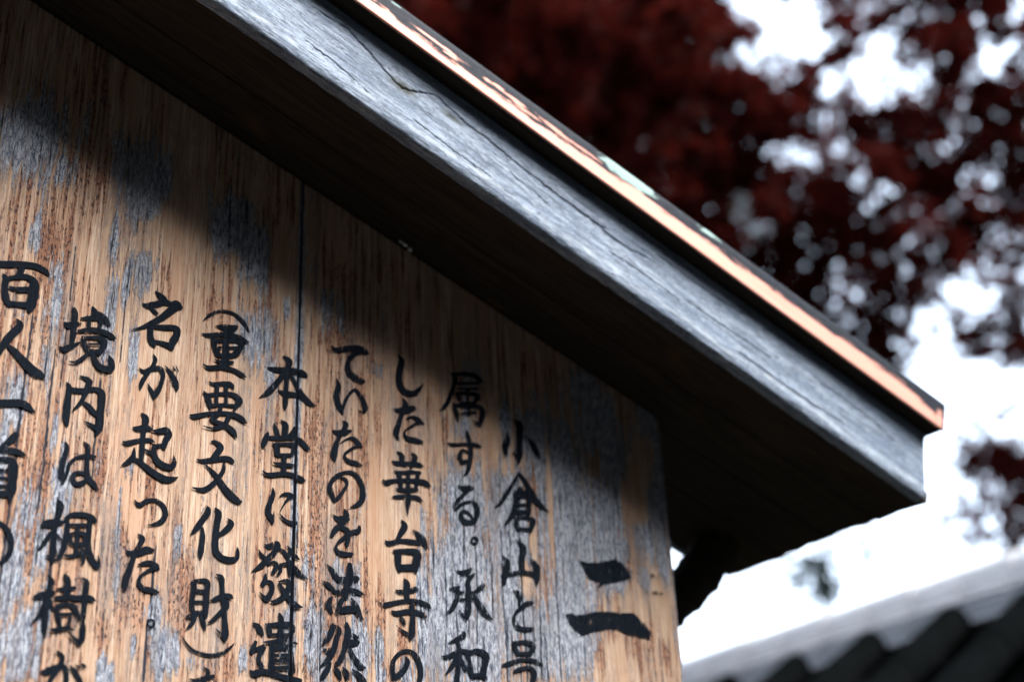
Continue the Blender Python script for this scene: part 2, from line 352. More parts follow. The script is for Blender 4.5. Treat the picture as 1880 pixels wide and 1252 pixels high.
MAT = dict(sign=sign_wood(), barge=grey_board(), dark=dark_wood(), copper=copper(), ink=ink(),
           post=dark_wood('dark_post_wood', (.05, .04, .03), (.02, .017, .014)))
INK = [
('百', [[0,2796,6425,63,2906,6454,65,3035,6489,64,3159,6507,64,3228,6494,62,3269,6473,50,3302,6443,11],[0,3048,6465,65,3043,6419,55,3025,6365,46],[0,2879,6346,11,2913,6312,53,2919,6190,61,2946,6100,64,2985,6047,41],[0,2949,6322,41,3077,6374,53,3155,6358,66,3176,6303,96,3174,6183,93,3165,6094,88,3158,6028,28],[0,2960,6228,27,3027,6224,53,3119,6250,58],[0,2978,6072,47,3043,6078,53,3136,6092,63]]),
('人', [[0,3055,5932,12,3094,5878,69,3043,5787,73,2992,5701,76,2964,5621,53,2937,5542,36,2891,5470,9],[0,2997,5660,31,3067,5615,62,3160,5534,82,3252,5462,93,3316,5436,84,3355,5419,37]]),
('一', [[0,2973,5082,63,3078,5108,73,3177,5129,72,3248,5107,66,3314,5060,12]]),
('首', [[0,3169,4831,53,3159,4799,71,3104,4730,54,3057,4672,45],[0,3004,4662,48,3093,4669,58,3182,4672,58,3238,4663,49,3280,4649,12],[0,2988,4572,48,3068,4577,48,3156,4584,58,3185,4532,85,3190,4408,80,3192,4313,84,3190,4208,18],[0,3010,4466,38,3158,4493,28],[0,3018,4396,23,3166,4422,24],[0,3027,4322,28,3174,4352,28],[0,3035,4252,65,3173,4281,56]]),
('の', [[0,3080,4017,28,3134,4009,37,3191,3970,45,3233,3893,53,3245,3803,52,3223,3726,52,3181,3679,35,3140,3660,11],[0,3118,3995,26,3117,3857,34,3102,3727,17]]),
('境', [[0,3482,6010,13,3524,5988,65,3590,6016,51,3638,6034,21],[0,3561,6166,41,3575,6116,59,3578,5986,58,3579,5878,53,3571,5801,38],[0,3464,5754,13,3505,5737,57,3573,5780,49,3651,5842,15],[0,3728,6238,13,3758,6185,63,3768,6133,61],[0,3628,6085,13,3710,6107,47,3807,6143,52,3841,6168,20],[0,3715,6108,39,3715,5999,39],[0,3808,6132,52,3823,6081,44,3804,6010,34],[0,3795,6173,57,3859,6134,68,3909,6081,28],[0,3621,5948,26,3731,5990,53,3850,6000,55,3933,5977,56,3981,5956,14],[0,3670,5901,36,3691,5831,52,3742,5762,53],[0,3671,5890,26,3777,5922,37,3863,5916,67,3869,5842,58,3826,5772,47],[0,3730,5840,21,3832,5867,23],[0,3736,5772,42,3839,5791,47],[0,3743,5752,38,3685,5685,38,3627,5631,32,3560,5623,8],[0,3779,5787,50,3797,5706,52,3852,5639,66,3933,5631,63,3976,5657,43,3955,5722,53,3925,5774,11]]),
('内', [[0,3673,5504,13,3738,5493,43,3774,5469,59,3756,5402,56,3735,5314,47,3703,5235,37,3644,5155,11],[0,3561,5416,12,3593,5377,49,3593,5283,57,3592,5149,71,3596,5058,62,3617,4992,12],[0,3586,5349,51,3720,5368,51,3824,5407,47,3889,5390,64,3902,5330,73,3902,5194,63,3906,5092,68,3903,5019,52,3878,4968,14],[0,3904,5009,42,3837,5047,42,3760,5077,8],[0,3730,5261,26,3781,5231,48,3834,5185,53,3871,5152,32]]),
('は', [[0,3613,4840,19,3632,4784,42,3610,4680,53,3601,4579,55,3613,4503,47,3633,4443,11],[0,3636,4478,23,3657,4580,35,3669,4651,32,3724,4716,30,3816,4751,41,3893,4755,25],[0,3771,4879,12,3812,4844,45,3821,4800,48,3822,4690,43,3831,4592,48,3855,4537,55,3907,4487,50,3944,4446,10],[0,3839,4554,40,3794,4583,35,3729,4568,42,3707,4520,47,3743,4472,45,3802,4493,47,3849,4551,32]]),
('楓', [[0,3601,4297,19,3629,4248,55,3616,4150,54,3594,4052,54,3599,3911,54,3602,3800,63,3602,3712,13],[0,3469,4037,11,3520,4064,69,3590,4089,65,3663,4101,33],[0,3564,3991,31,3527,3910,44,3466,3809,7],[0,3620,3980,33,3680,3928,11],[0,3549,3787,14,3596,3771,46],[0,3695,4149,41,3705,4041,46,3696,3907,54,3665,3800,40,3617,3742,7],[0,3677,4141,27,3738,4185,42,3839,4201,48,3916,4185,49,3947,4151,29],[0,3898,4177,47,3898,4071,46,3899,3957,51,3917,3865,56,3961,3786,57,4002,3745,37,4008,3793,33,3997,3853,8],[0,3724,4087,28,3880,4112,33],[0,3792,4102,32,3798,3989,41,3802,3848,37],[0,3732,4007,23,3799,4027,33,3861,4018,43,3863,3942,41,3773,3919,37],[0,3732,4007,23,3754,3921,32],[0,3705,3810,23,3764,3814,37,3848,3854,32],[0,3834,3904,14,3867,3848,42,3871,3759,23]]),
('樹', [[0,3581,3610,18,3616,3572,45,3600,3465,62,3589,3319,62,3597,3195,53,3609,3077,13],[0,3490,3415,40,3549,3440,62,3644,3471,45],[0,3583,3372,53,3549,3278,39,3487,3187,7],[0,3615,3403,40,3654,3327,27],[0,3722,3637,32,3754,3595,55,3760,3486,63],[0,3666,3508,14,3738,3519,41,3823,3538,32],[0,3667,3428,36,3763,3449,54,3835,3459,36],[0,3683,3358,40,3752,3384,36,3825,3375,46,3857,3325,46,3886,3265,23],[0,3686,3367,45,3693,3296,44,3702,3252,36],[0,3707,3293,27,3813,3310,31],[0,3710,3262,31,3728,3174,31],[0,3802,3282,31,3798,3191,36],[0,3641,3160,11,3685,3159,35,3772,3184,36,3840,3176,22],[0,3818,3447,45,3908,3463,50,3972,3462,51,4009,3442,11],[0,3869,3634,11,3913,3607,47,3917,3561,55,3917,3414,50,3916,3277,45,3923,3161,54,3916,3088,54,3888,3052,13],[0,3894,3077,36,3851,3108,31,3797,3154,7]]),
('が', [[0,3607,2806,13,3651,2806,60,3734,2849,52,3786,2863,44,3816,2822,44,3825,2736,44,3814,2666,35],[0,3725,2979,22,3774,2940,40,3759,2869,44,3707,2768,44,3663,2686,30],[0,3838,2876,9,3887,2829,40,3938,2764,40,3965,2705,27],[0,3886,2883,9,3914,2871,22,3925,2850,11],[0,3933,2902,11,3962,2884,31,3981,2871,12]]),
('名', [[0,4328,6563,10,4379,6525,61,4424,6491,70,4385,6446,62,4293,6399,64,4252,6382,51,4203,6395,9],[0,4294,6382,41,4328,6346,42,4362,6326,36],[0,4426,6474,70,4501,6469,51,4554,6491,60,4594,6450,55],[0,4577,6469,61,4506,6404,76,4417,6301,65,4327,6221,56,4218,6139,31,4126,6090,6],[0,4309,6183,63,4314,6072,64,4337,6011,67,4366,5972,23],[0,4351,6182,39,4456,6200,55,4540,6219,57,4578,6200,67,4567,6124,76,4535,6049,72,4545,5978,16],[0,4362,6026,34,4447,6025,48,4532,6012,69]]),
('が', [[0,4228,5716,11,4283,5691,43,4362,5742,52,4439,5754,52,4467,5689,44,4451,5588,45,4421,5505,54,4390,5429,12],[0,4393,5456,38,4363,5514,38,4321,5578,7],[0,4353,5891,9,4381,5834,43,4351,5750,39,4306,5663,41,4264,5567,47,4257,5496,10],[0,4476,5801,7,4535,5743,40,4587,5673,56,4609,5612,49,4615,5565,16],[0,4545,5633,5,4585,5623,28],[0,4554,5811,9,4578,5768,20],[0,4588,5816,11,4618,5768,16]]),
('起', [[0,4282,5266,13,4329,5227,63,4327,5147,60,4319,5062,50,4319,4917,50,4322,4779,42],[0,4214,5112,11,4257,5104,52,4346,5130,62,4400,5120,21],[0,4128,4951,10,4175,4945,48,4286,4993,40,4385,5015,40,4437,4997,11],[0,4243,4907,18,4241,4830,48,4199,4766,52,4137,4719,8],[0,4235,4813,37,4323,4774,53,4428,4711,64,4542,4666,68,4623,4675,50,4685,4705,8],[0,4342,4916,21,4405,4890,37,4441,4878,21],[0,4403,5111,12,4469,5122,51,4540,5143,65,4565,5101,66,4537,5038,59,4528,4968,45],[0,4419,4965,25,4527,4991,39],[0,4437,4971,45,4434,4898,52,4475,4823,64,4554,4788,63,4615,4797,59,4637,4843,45,4626,4905,8]]),
('っ', [[0,4283,4416,8,4334,4376,45,4399,4423,39,4477,4446,35,4550,4413,42,4585,4348,51,4570,4276,55,4513,4227,38,4417,4194,4]]),
('た', [[0,4240,3943,8,4282,3915,48,4368,3935,64,4434,3969,67,4494,3971,34],[0,4337,4103,8,4387,4065,54,4363,3998,47,4330,3925,47,4301,3806,56,4264,3668,70,4260,3596,52,4272,3567,13],[0,4360,3819,8,4414,3839,40,4472,3854,47,4532,3829,58,4566,3795,12],[0,4514,3812,39,4449,3769,30,4395,3714,33,4385,3655,44,4431,3614,48,4500,3609,50,4571,3594,24]]),
('。', [[0,4552,3315,19,4545,3290,18,4524,3278,18,4502,3285,19,4491,3308,19,4498,3332,18,4519,3345,19,4542,3337,19,4552,3315,19]]),
('括弧', [[0,4836,6366,8,4896,6445,26,5003,6520,31,5127,6535,34,5219,6500,38,5291,6436,32,5334,6359,10]]),
('重', [[0,4968,6348,12,5068,6356,63,5202,6396,34],[0,5208,6374,13,5136,6338,44,5070,6322,45],[0,4829,6227,12,4908,6229,45,5061,6275,51,5207,6284,60,5276,6263,59,5339,6258,10],[0,5090,6362,66,5086,6233,66,5093,6097,77,5090,5937,87],[0,4948,6199,47,4981,6115,70,5007,6042,58],[0,4966,6183,39,5209,6246,52,5250,6204,56,5204,6107,72,5150,6059,41],[0,4992,6116,24,5212,6166,29],[0,4996,6034,34,5106,6049,55,5194,6087,43],[0,4968,5985,9,5044,5971,40,5170,5995,34],[0,4859,5907,9,4928,5882,43,5057,5918,50,5180,5915,47,5271,5886,48,5321,5863,12]]),
('要', [[0,4931,5734,9,4991,5721,44,5099,5753,44,5165,5751,60,5195,5707,14],[0,5022,5719,48,5019,5652,48],[0,5116,5740,49,5114,5673,49],[0,4880,5623,12,4923,5575,55,4948,5515,62,4962,5463,33],[0,4923,5588,42,5072,5636,35,5193,5651,52,5261,5605,70,5236,5555,57,5211,5489,21],[0,5019,5618,39,5024,5520,39],[0,5121,5641,35,5121,5541,35],[0,4950,5482,37,5067,5518,32,5209,5538,33],[0,4757,5351,11,4808,5343,51,4923,5391,42,5094,5436,43,5225,5439,55,5304,5409,59,5349,5377,10],[0,5068,5508,42,5051,5427,49,4985,5348,44,5078,5323,51,5144,5307,58,5211,5264,61,5247,5211,17],[0,5165,5435,52,5131,5345,50,5069,5284,39,4984,5256,27,4896,5262,7]]),
('文', [[0,4987,5119,11,5040,5124,45,5091,5080,65,5051,5008,60,5012,4953,45],[0,4853,4915,9,4919,4909,41,5033,4947,51,5160,4981,53,5215,4965,45,5235,4949,9],[0,5130,4944,16,5132,4864,41,5086,4772,48,5016,4681,51,4936,4625,48,4823,4629,8],[0,4931,4885,11,5008,4831,36,5075,4770,56,5143,4687,67,5221,4617,78,5299,4573,57,5333,4579,16]]),
('化', [[0,4978,4471,22,4999,4425,61,4952,4336,59,4896,4246,56,4837,4169,8],[0,4949,4254,31,4960,4165,51,4953,4064,56,4948,4004,53,4954,3953,8],[0,5062,4468,11,5104,4422,64,5094,4318,62,5089,4215,62,5090,4095,63,5109,4037,64,5169,3996,60,5252,3993,57,5309,4021,44,5314,4077,37,5305,4125,6],[0,5196,4387,9,5235,4345,61,5196,4283,59,5116,4209,34]]),
('財', [[0,4866,3739,10,4904,3698,53,4896,3600,50,4895,3504,50,4913,3459,40],[0,4896,3738,36,4966,3760,37,5025,3748,60,5028,3656,61,5029,3540,60,5031,3425,35],[0,4911,3655,41,5022,3660,39],[0,4917,3553,29,5028,3567,29],[0,4923,3453,40,5033,3471,40],[0,4841,3412,11,4886,3419,47,4944,3438,33],[0,4930,3422,41,4904,3358,46,4852,3298,7],[0,4980,3438,25,5013,3375,46,5035,3301,12],[0,5062,3583,11,5117,3607,43,5197,3644,48,5259,3647,50,5289,3629,8],[0,5107,3835,10,5163,3811,53,5177,3734,44,5186,3618,47,5208,3543,41,5216,3447,46,5225,3352,61,5234,3276,59,5224,3220,8],[0,5222,3256,35,5180,3294,30,5130,3331,6],[0,5230,3604,41,5223,3544,59,5165,3479,48,5107,3415,38,5051,3375,8]]),
('括弧', [[0,4827,3222,6,4872,3161,24,4954,3109,27,5085,3090,32,5204,3121,28,5282,3177,26,5323,3224,6]]),
('を', [[0,4908,2863,7,4970,2855,36,5067,2887,41,5145,2908,32,5165,2905,9],[0,5042,2975,8,5083,2944,38,5067,2887,41,5031,2810,38]]),
('本', [[0,5539,6031,10,5618,6026,53,5745,6041,69,5886,6062,71,5957,6046,70,5996,6022,10],[0,5711,6196,13,5779,6157,79,5779,6087,63,5765,5967,57,5756,5792,57,5757,5678,55,5750,5606,9],[0,5724,5987,53,5658,5885,63,5570,5768,62,5469,5681,6],[0,5811,6001,38,5878,5900,54,5940,5810,70,6024,5747,63,6101,5721,7],[0,5664,5808,10,5742,5787,57,5823,5795,57,5893,5805,40]]),
('堂', [[0,5636,5443,12,5664,5380,54,5688,5318,48],[0,5711,5492,12,5764,5445,72,5756,5332,62],[0,5868,5444,38,5852,5385,63,5797,5323,41],[0,5577,5329,27,5555,5258,64,5535,5189,49,5537,5158,9],[0,5582,5280,38,5700,5298,49,5837,5331,56,5929,5316,61,6001,5257,55,6048,5236,7],[0,5626,5231,10,5676,5194,60,5686,5130,59,5707,5112,30],[0,5658,5221,38,5770,5248,33,5868,5248,61,5864,5197,54,5829,5130,32],[0,5690,5118,34,5842,5147,35],[0,5765,5123,56,5757,5034,56,5763,4937,57],[0,5640,5031,9,5699,5023,38,5823,5035,41,5896,5049,22],[0,5530,4924,7,5602,4895,45,5758,4936,45,5883,4935,51,5963,4908,55,5995,4908,18]]),
('に', [[0,5649,4774,9,5656,4703,49,5619,4591,58,5611,4515,62,5652,4449,51,5665,4404,14],[0,5663,4445,27,5671,4538,7],[0,5719,4690,8,5776,4729,31,5843,4730,47,5891,4709,18],[0,5849,4715,39,5792,4652,23,5735,4541,8],[0,5732,4520,9,5784,4470,34,5852,4449,45,5913,4457,42]]),
('發', [[0,5583,4195,9,5629,4180,49,5721,4214,65,5691,4132,59,5612,4044,60,5550,3974,51,5460,3909,6],[0,5526,4132,9,5559,4082,40,5601,4058,38],[0,5738,4175,28,5800,4143,40,5835,4086,36,5909,4004,57,5966,3951,56,6047,3919,9],[0,5820,4213,9,5860,4168,47,5834,4107,36],[0,5849,4161,28,5906,4128,43,5957,4094,14],[0,5630,4006,25,5689,4033,31,5717,3998,52,5680,3927,37],[0,5604,3911,13,5604,3851,52,5579,3802,45],[0,5610,3831,20,5663,3833,42,5677,3770,53,5647,3696,58,5616,3672,54,5547,3728,6],[0,5755,4024,27,5757,3953,37,5720,3907,12],[0,5755,4015,28,5842,4036,41,5855,3976,43,5869,3927,28],[0,5739,3849,15,5836,3872,41,5849,3803,61,5787,3704,54,5713,3657,39,5657,3655,8],[0,5750,3830,31,5807,3757,50,5875,3685,55,5941,3643,53,6001,3638,8]]),
('遣', [[0,5490,3431,8,5541,3408,52,5575,3365,64,5608,3319,15],[0,5532,3259,35,5501,3174,51,5505,3151,31],[0,5519,3181,38,5612,3215,50,5583,3163,53,5570,3095,44,5609,3028,47],[0,5484,2999,8,5528,2968,64,5621,2995,55,5758,2975,50,5886,2954,58,5998,2947,44],[0,5760,3546,27,5783,3497,54,5781,3389,64,5780,3271,64],[0,5619,3441,11,5658,3394,54,5676,3338,43],[0,5652,3428,34,5774,3447,47,5881,3454,62,5899,3402,58,5863,3354,25],[0,5660,3341,29,5873,3360,35],[0,5608,3264,12,5684,3273,36,5811,3304,29,5951,3285,20],[0,5701,3253,53,5697,3146,58,5699,3003,63],[0,5876,3282,54,5892,3166,59,5910,3023,65],[0,5707,3220,43,5888,3249,44],[0,5710,3148,31,5890,3176,31],[0,5711,3100,30,5891,3126,35],[0,5714,3033,38,5904,3061,38]]),
('て', [[0,6262,6446,11,6330,6410,61,6454,6459,72,6579,6487,84,6668,6474,78,6708,6449,11],[0,6617,6455,28,6511,6387,55,6462,6303,59,6469,6208,77,6532,6151,81,6607,6129,70,6669,6131,17]]),
('い', [[0,6327,6088,10,6355,6003,61,6332,5904,66,6351,5814,71,6388,5752,63,6411,5696,10],[0,6401,5738,29,6436,5856,40,6484,5949,33,6543,6007,33,6595,5974,48,6645,5902,64,6670,5824,63,6652,5785,38,6590,5775,12]]),
('た', [[0,6287,5503,10,6344,5487,52,6428,5506,66,6494,5537,28,6518,5536,9],[0,6400,5629,10,6445,5596,62,6415,5526,50,6368,5437,47,6328,5326,68,6311,5233,80,6327,5168,12],[0,6346,5341,6,6441,5428,16,6525,5462,39,6586,5423,58,6645,5379,10],[0,6611,5410,38,6526,5354,30,6442,5280,27,6437,5234,36,6491,5199,51,6564,5196,53,6631,5182,19]]),
('の', [[0,6368,5010,9,6439,5006,35,6464,4955,37,6423,4870,38,6365,4789,42,6321,4743,10],[0,6328,4749,39,6282,4846,61,6272,4910,50,6338,5010,47,6445,5076,34,6541,5081,46,6613,5015,58,6646,4920,62,6639,4819,65,6579,4753,47,6494,4709,5]]),
('を', [[0,6313,4608,10,6368,4571,59,6438,4582,67,6503,4588,16],[0,6437,4680,22,6461,4624,69,6416,4530,55,6346,4465,63,6299,4388,42],[0,6364,4489,28,6440,4480,56,6481,4443,70,6471,4308,35],[0,6607,4528,40,6599,4483,52,6534,4462,47,6441,4394,46,6374,4330,31,6343,4273,27],[0,6343,4283,30,6373,4234,47,6443,4223,54,6533,4235,32]]),
('法', [[0,6251,4095,7,6313,4038,49,6353,3981,61,6394,3960,34],[0,6216,3918,9,6264,3891,56,6338,3844,34],[0,6311,3774,26,6273,3697,79,6319,3616,23],[0,6502,4127,53,6505,3996,91,6470,3887,67,6459,3792,62],[0,6377,3958,52,6480,3967,72,6590,3997,56],[0,6304,3829,10,6378,3834,46,6481,3866,49,6585,3861,54,6679,3839,7],[0,6436,3790,43,6403,3724,56,6379,3649,54],[0,6358,3636,42,6472,3676,70,6575,3693,61],[0,6522,3790,18,6575,3714,69,6610,3646,59,6657,3590,9]]),
('然', [[0,6315,3512,34,6316,3449,65,6267,3364,62,6216,3305,8],[0,6327,3501,33,6395,3468,58,6368,3385,56,6347,3293,64,6293,3188,61,6198,3095,12],[0,6228,3265,12,6286,3251,61,6347,3248,40],[0,6473,3538,35,6497,3460,59,6475,3356,75,6453,3284,56,6404,3169,60,6349,3139,10],[0,6453,3339,49,6543,3359,65,6606,3370,40],[0,6543,3444,17,6589,3409,45],[0,6510,3300,32,6567,3206,51,6636,3143,55,6688,3133,8],[0,6304,3140,31,6267,3067,62,6224,3005,52,6200,2991,8],[0,6342,3116,13,6389,3059,56,6421,2986,11],[0,6433,3115,13,6479,3058,62,6504,2994,11],[0,6532,3105,13,6603,3060,55,6665,2997,66,6683,2949,17]]),
('し', [[0,7064,6529,9,7116,6480,76,7098,6379,78,7080,6264,81,7100,6170,88,7167,6115,81,7259,6123,63,7325,6178,54,7393,6267,6]]),
('た', [[0,7013,5894,8,7075,5884,60,7165,5912,80,7269,5955,59],[0,7138,6029,34,7159,5965,76,7126,5885,59,7087,5781,57,7067,5706,66,7041,5618,74,7075,5545,11],[0,7161,5809,9,7242,5846,34,7320,5827,61,7391,5787,11],[0,7352,5819,42,7254,5756,33,7163,5680,18,7143,5627,34,7187,5588,54,7277,5588,61,7361,5581,37]]),
('華', [[0,6986,5308,8,7045,5286,50,7197,5310,46,7312,5320,57,7374,5312,10],[0,7046,5418,8,7106,5386,61,7114,5324,60,7152,5256,16],[0,7224,5436,8,7272,5401,61,7248,5326,59,7209,5243,12],[0,7010,5197,7,7082,5191,37,7221,5222,34,7330,5230,44],[0,7067,5188,52,7087,5100,58,7095,5021,49],[0,7300,5219,48,7290,5125,50,7273,5041,46],[0,6879,5072,18,6921,5051,59,7018,5090,42,7182,5123,40,7347,5137,59,7411,5123,61,7465,5096,8],[0,7028,5006,9,7105,5004,43,7269,5035,40,7307,5022,10],[0,6996,4908,20,7080,4928,42,7193,4947,39,7294,4948,49,7359,4915,10],[0,7183,5221,44,7182,5094,51,7180,4957,63,7179,4866,56,7171,4738,6]]),
('台', [[0,7094,4681,10,7136,4621,77,7091,4538,65,7029,4440,31],[0,6902,4432,10,6953,4410,54,7076,4453,43,7199,4466,55,7324,4468,45],[0,7228,4595,10,7300,4548,64,7362,4485,82,7396,4416,18],[0,6993,4342,12,7050,4312,76,7056,4226,75,7073,4147,50],[0,7026,4336,48,7173,4361,55,7279,4354,85,7278,4291,97,7255,4211,85,7263,4152,31],[0,7073,4174,66,7245,4201,75]]),
('寺', [[0,7119,4067,15,7155,4018,75,7150,3923,68,7167,3840,50],[0,7021,3935,9,7071,3926,45,7169,3941,42,7255,3977,58,7276,3959,19],[0,6834,3788,9,6903,3773,50,7071,3826,41,7216,3852,48,7351,3842,54,7412,3817,50,7434,3801,10],[0,6977,3720,20,7034,3705,50,7166,3739,52,7300,3738,55,7371,3711,35],[0,7210,3803,62,7220,3698,61,7213,3592,70,7206,3508,68,7181,3451,9],[0,7188,3496,43,7116,3529,34,7024,3583,7],[0,7067,3682,12,7105,3643,47,7131,3591,15]]),
('の', [[0,7131,3283,18,7155,3235,56,7100,3138,61,7023,3080,58,6973,3053,10],[0,6994,3062,47,6985,3177,52,7007,3250,48,7090,3328,40,7186,3343,43,7257,3296,60,7294,3218,61,7303,3127,59,7277,3043,49,7217,2987,15]]),
('属', [[0,7745,6472,12,7801,6441,74,7785,6349,54,7748,6241,56,7680,6089,56,7584,5986,7],[0,7775,6469,35,7913,6499,45,8053,6514,62,8129,6478,71,8170,6459,9],[0,7826,6365,32,8106,6432,37],[0,7818,6300,20,8103,6364,32],[0,7963,6326,36,7957,6161,36],[0,7809,6242,42,7848,6188,68],[0,7823,6245,44,7989,6281,46,8100,6268,69,8048,6194,36],[0,7860,6138,32,8055,6182,37],[0,7771,6111,36,7805,6017,65,7826,5904,8],[0,7798,6100,40,7956,6121,45,8095,6147,57,8151,6097,76,8123,5985,68,8099,5901,13],[0,8103,5931,42,8012,5961,11],[0,7870,6018,26,8057,6068,36],[0,7967,6139,36,7963,6013,36]]),
('す', [[0,7682,5637,8,7751,5630,42,7913,5668,38,8050,5685,56,8125,5670,13],[0,7932,5818,36,7969,5715,60,7981,5572,61,7961,5471,64,7930,5358,46,7878,5293,6],[0,7951,5578,32,7870,5587,36,7834,5508,64,7859,5452,55,7941,5480,40]]),
('る', [[0,7795,5170,10,7856,5155,51,7923,5167,69,7998,5182,29],[0,7953,5166,45,7867,5084,36,7785,4991,49,7763,4900,31],[0,7770,4913,39,7851,4979,35,7958,5020,36,8037,4987,57,8036,4893,63,7984,4803,55,7884,4785,62,7827,4842,57,7862,4902,35,7927,4887,33,7972,4842,28]]),
('。', [[0,8032,4604,24,8020,4578,22,7991,4563,23,7963,4569,27,7953,4592,26,7965,4618,22,7994,4632,23,8021,4627,27,8032,4604,28]]),
('承', [[0,7754,4246,10,7814,4222,57,7892,4240,64,7935,4285,28],[0,7986,4240,18,7916,4177,56,7875,4116,43],[0,7889,4140,53,7898,4042,65,7894,3909,74,7877,3798,72,7849,3717,7],[0,7863,3753,43,7819,3781,38,7773,3831,8],[0,7659,4027,15,7719,4040,51,7790,4071,21],[0,7772,4031,55,7741,3923,59,7687,3830,53,7623,3776,6],[0,7794,4012,28,7989,4042,28],[0,7792,3938,28,7986,3967,28],[0,8086,4133,44,8043,4091,54,7962,4033,27],[0,7959,4008,33,8011,3935,60,8085,3845,72,8189,3767,8]]),
('和', [[0,7805,3609,18,7831,3578,54,7741,3525,52,7631,3469,6],[0,7547,3336,8,7624,3334,51,7763,3401,52,7864,3416,40],[0,7753,3495,38,7765,3380,63,7746,3252,61,7722,3092,61,7720,3022,37],[0,7723,3339,43,7671,3245,53,7592,3157,9],[0,7786,3329,32,7835,3229,45],[0,7851,3420,45,7873,3317,64,7895,3214,64,7908,3147,26],[0,7863,3398,50,7991,3430,54,8086,3392,81,8070,3305,77,8047,3208,78,8093,3149,15],[0,7893,3175,42,8059,3191,50]]),
('小', [[0,8564,6088,9,8647,6042,104,8648,5929,87,8641,5802,85,8632,5688,87,8615,5580,25],[0,8625,5631,60,8577,5665,41,8526,5695,7],[0,8481,5923,11,8479,5832,74,8439,5738,92,8447,5659,51],[0,8745,5913,12,8816,5846,79,8869,5758,87,8918,5683,13]]),
('倉', [[0,8593,5434,34,8516,5311,48,8426,5185,55,8338,5062,44,8264,5008,6],[0,8609,5464,38,8689,5378,70,8780,5236,91,8874,5143,81,8995,5076,9],[0,8599,5283,52,8634,5277,66],[0,8537,5170,23,8707,5209,47],[0,8547,5232,51,8548,5112,63,8514,4999,66,8461,4913,54,8378,4821,9],[0,8710,5248,68,8732,5143,74,8710,5007,68],[0,8560,5090,31,8716,5116,31],[0,8542,5003,47,8725,5034,47],[0,8568,5236,40,8710,5260,48],[0,8531,4933,38,8547,4850,60,8555,4790,20],[0,8538,4937,35,8665,4958,36,8769,4945,70,8751,4883,70,8732,4794,19],[0,8552,4813,35,8727,4834,40]]),
('山', [[0,8523,4697,8,8605,4633,72,8623,4589,83,8597,4492,81,8588,4330,82],[0,8351,4480,14,8408,4408,76,8369,4288,77,8350,4173,39],[0,8334,4266,50,8464,4301,50,8616,4339,52,8781,4328,60],[0,8722,4505,9,8786,4421,88,8780,4322,84,8781,4230,28]]),
('と', [[0,8468,4121,13,8521,4094,80,8545,4047,58,8530,3966,26],[0,8714,4023,27,8637,4002,54,8539,3934,45,8464,3847,37,8470,3770,50,8541,3723,58,8697,3738,33]]),
('号', [[0,8430,3570,19,8462,3506,55,8486,3454,52],[0,8438,3558,45,8586,3585,48,8680,3571,65,8683,3518,60,8613,3456,42],[0,8486,3456,37,8634,3472,43],[0,8282,3313,21,8361,3339,47,8509,3392,37,8643,3405,39,8736,3393,48,8804,3354,10],[0,8421,3265,17,8490,3291,46,8625,3325,42,8689,3274,69,8656,3180,61,8605,3100,35]]),
('二', [[1,9389,4584,0,9490,4571,0,9646,4593,0,9769,4632,0,9893,4668,0,9981,4644,0,10046,4605,0,10093,4544,0,10110,4480,0,10007,4442,0,9851,4391,0,9715,4361,0,9668,4331,0,9597,4284,0,9631,4332,0,9668,4372,0,9569,4377,0,9498,4403,0,9458,4451,0,9433,4501,0],[1,9146,3951,0,9247,3974,0,9267,3952,0,9419,3984,0,9494,4010,0,9583,4032,0,9760,4051,0,9924,4056,0,10106,4080,0,10219,3997,0,10288,3940,0,10340,3887,0,10310,3795,0,10198,3806,0,10110,3826,0,10004,3820,0,9918,3845,0,9845,3860,0,9743,3866,0,9608,3827,0,9475,3789,0,9371,3749,0,9302,3776,0,9248,3803,0,9195,3854,0,9171,3908,0]]),
('振り仮名', [[0,10312,4501,37,10291,4413,60,10321,4308,20],[0,10409,4539,67,10520,4554,61],[0,10403,4343,24,10489,4354,49,10586,4352,8]]),
('振り仮名', [[0,6017,4154,11,6020,4092,34,6056,4025,14],[0,6084,4169,19,6107,4115,44,6109,4038,39],[0,6062,4119,18,6143,4133,19],[0,6122,3962,25,6129,3921,25],[0,6081,3812,21,6128,3798,46,6116,3730,22]]),
('振り仮名', [[0,6023,3473,16,6080,3390,31,6051,3298,15],[0,6089,3450,31,6102,3353,18],[0,6065,3174,15,6033,3074,21,6018,3019,10],[0,6032,3035,16,6099,3032,19,6176,3100,10]]),
]
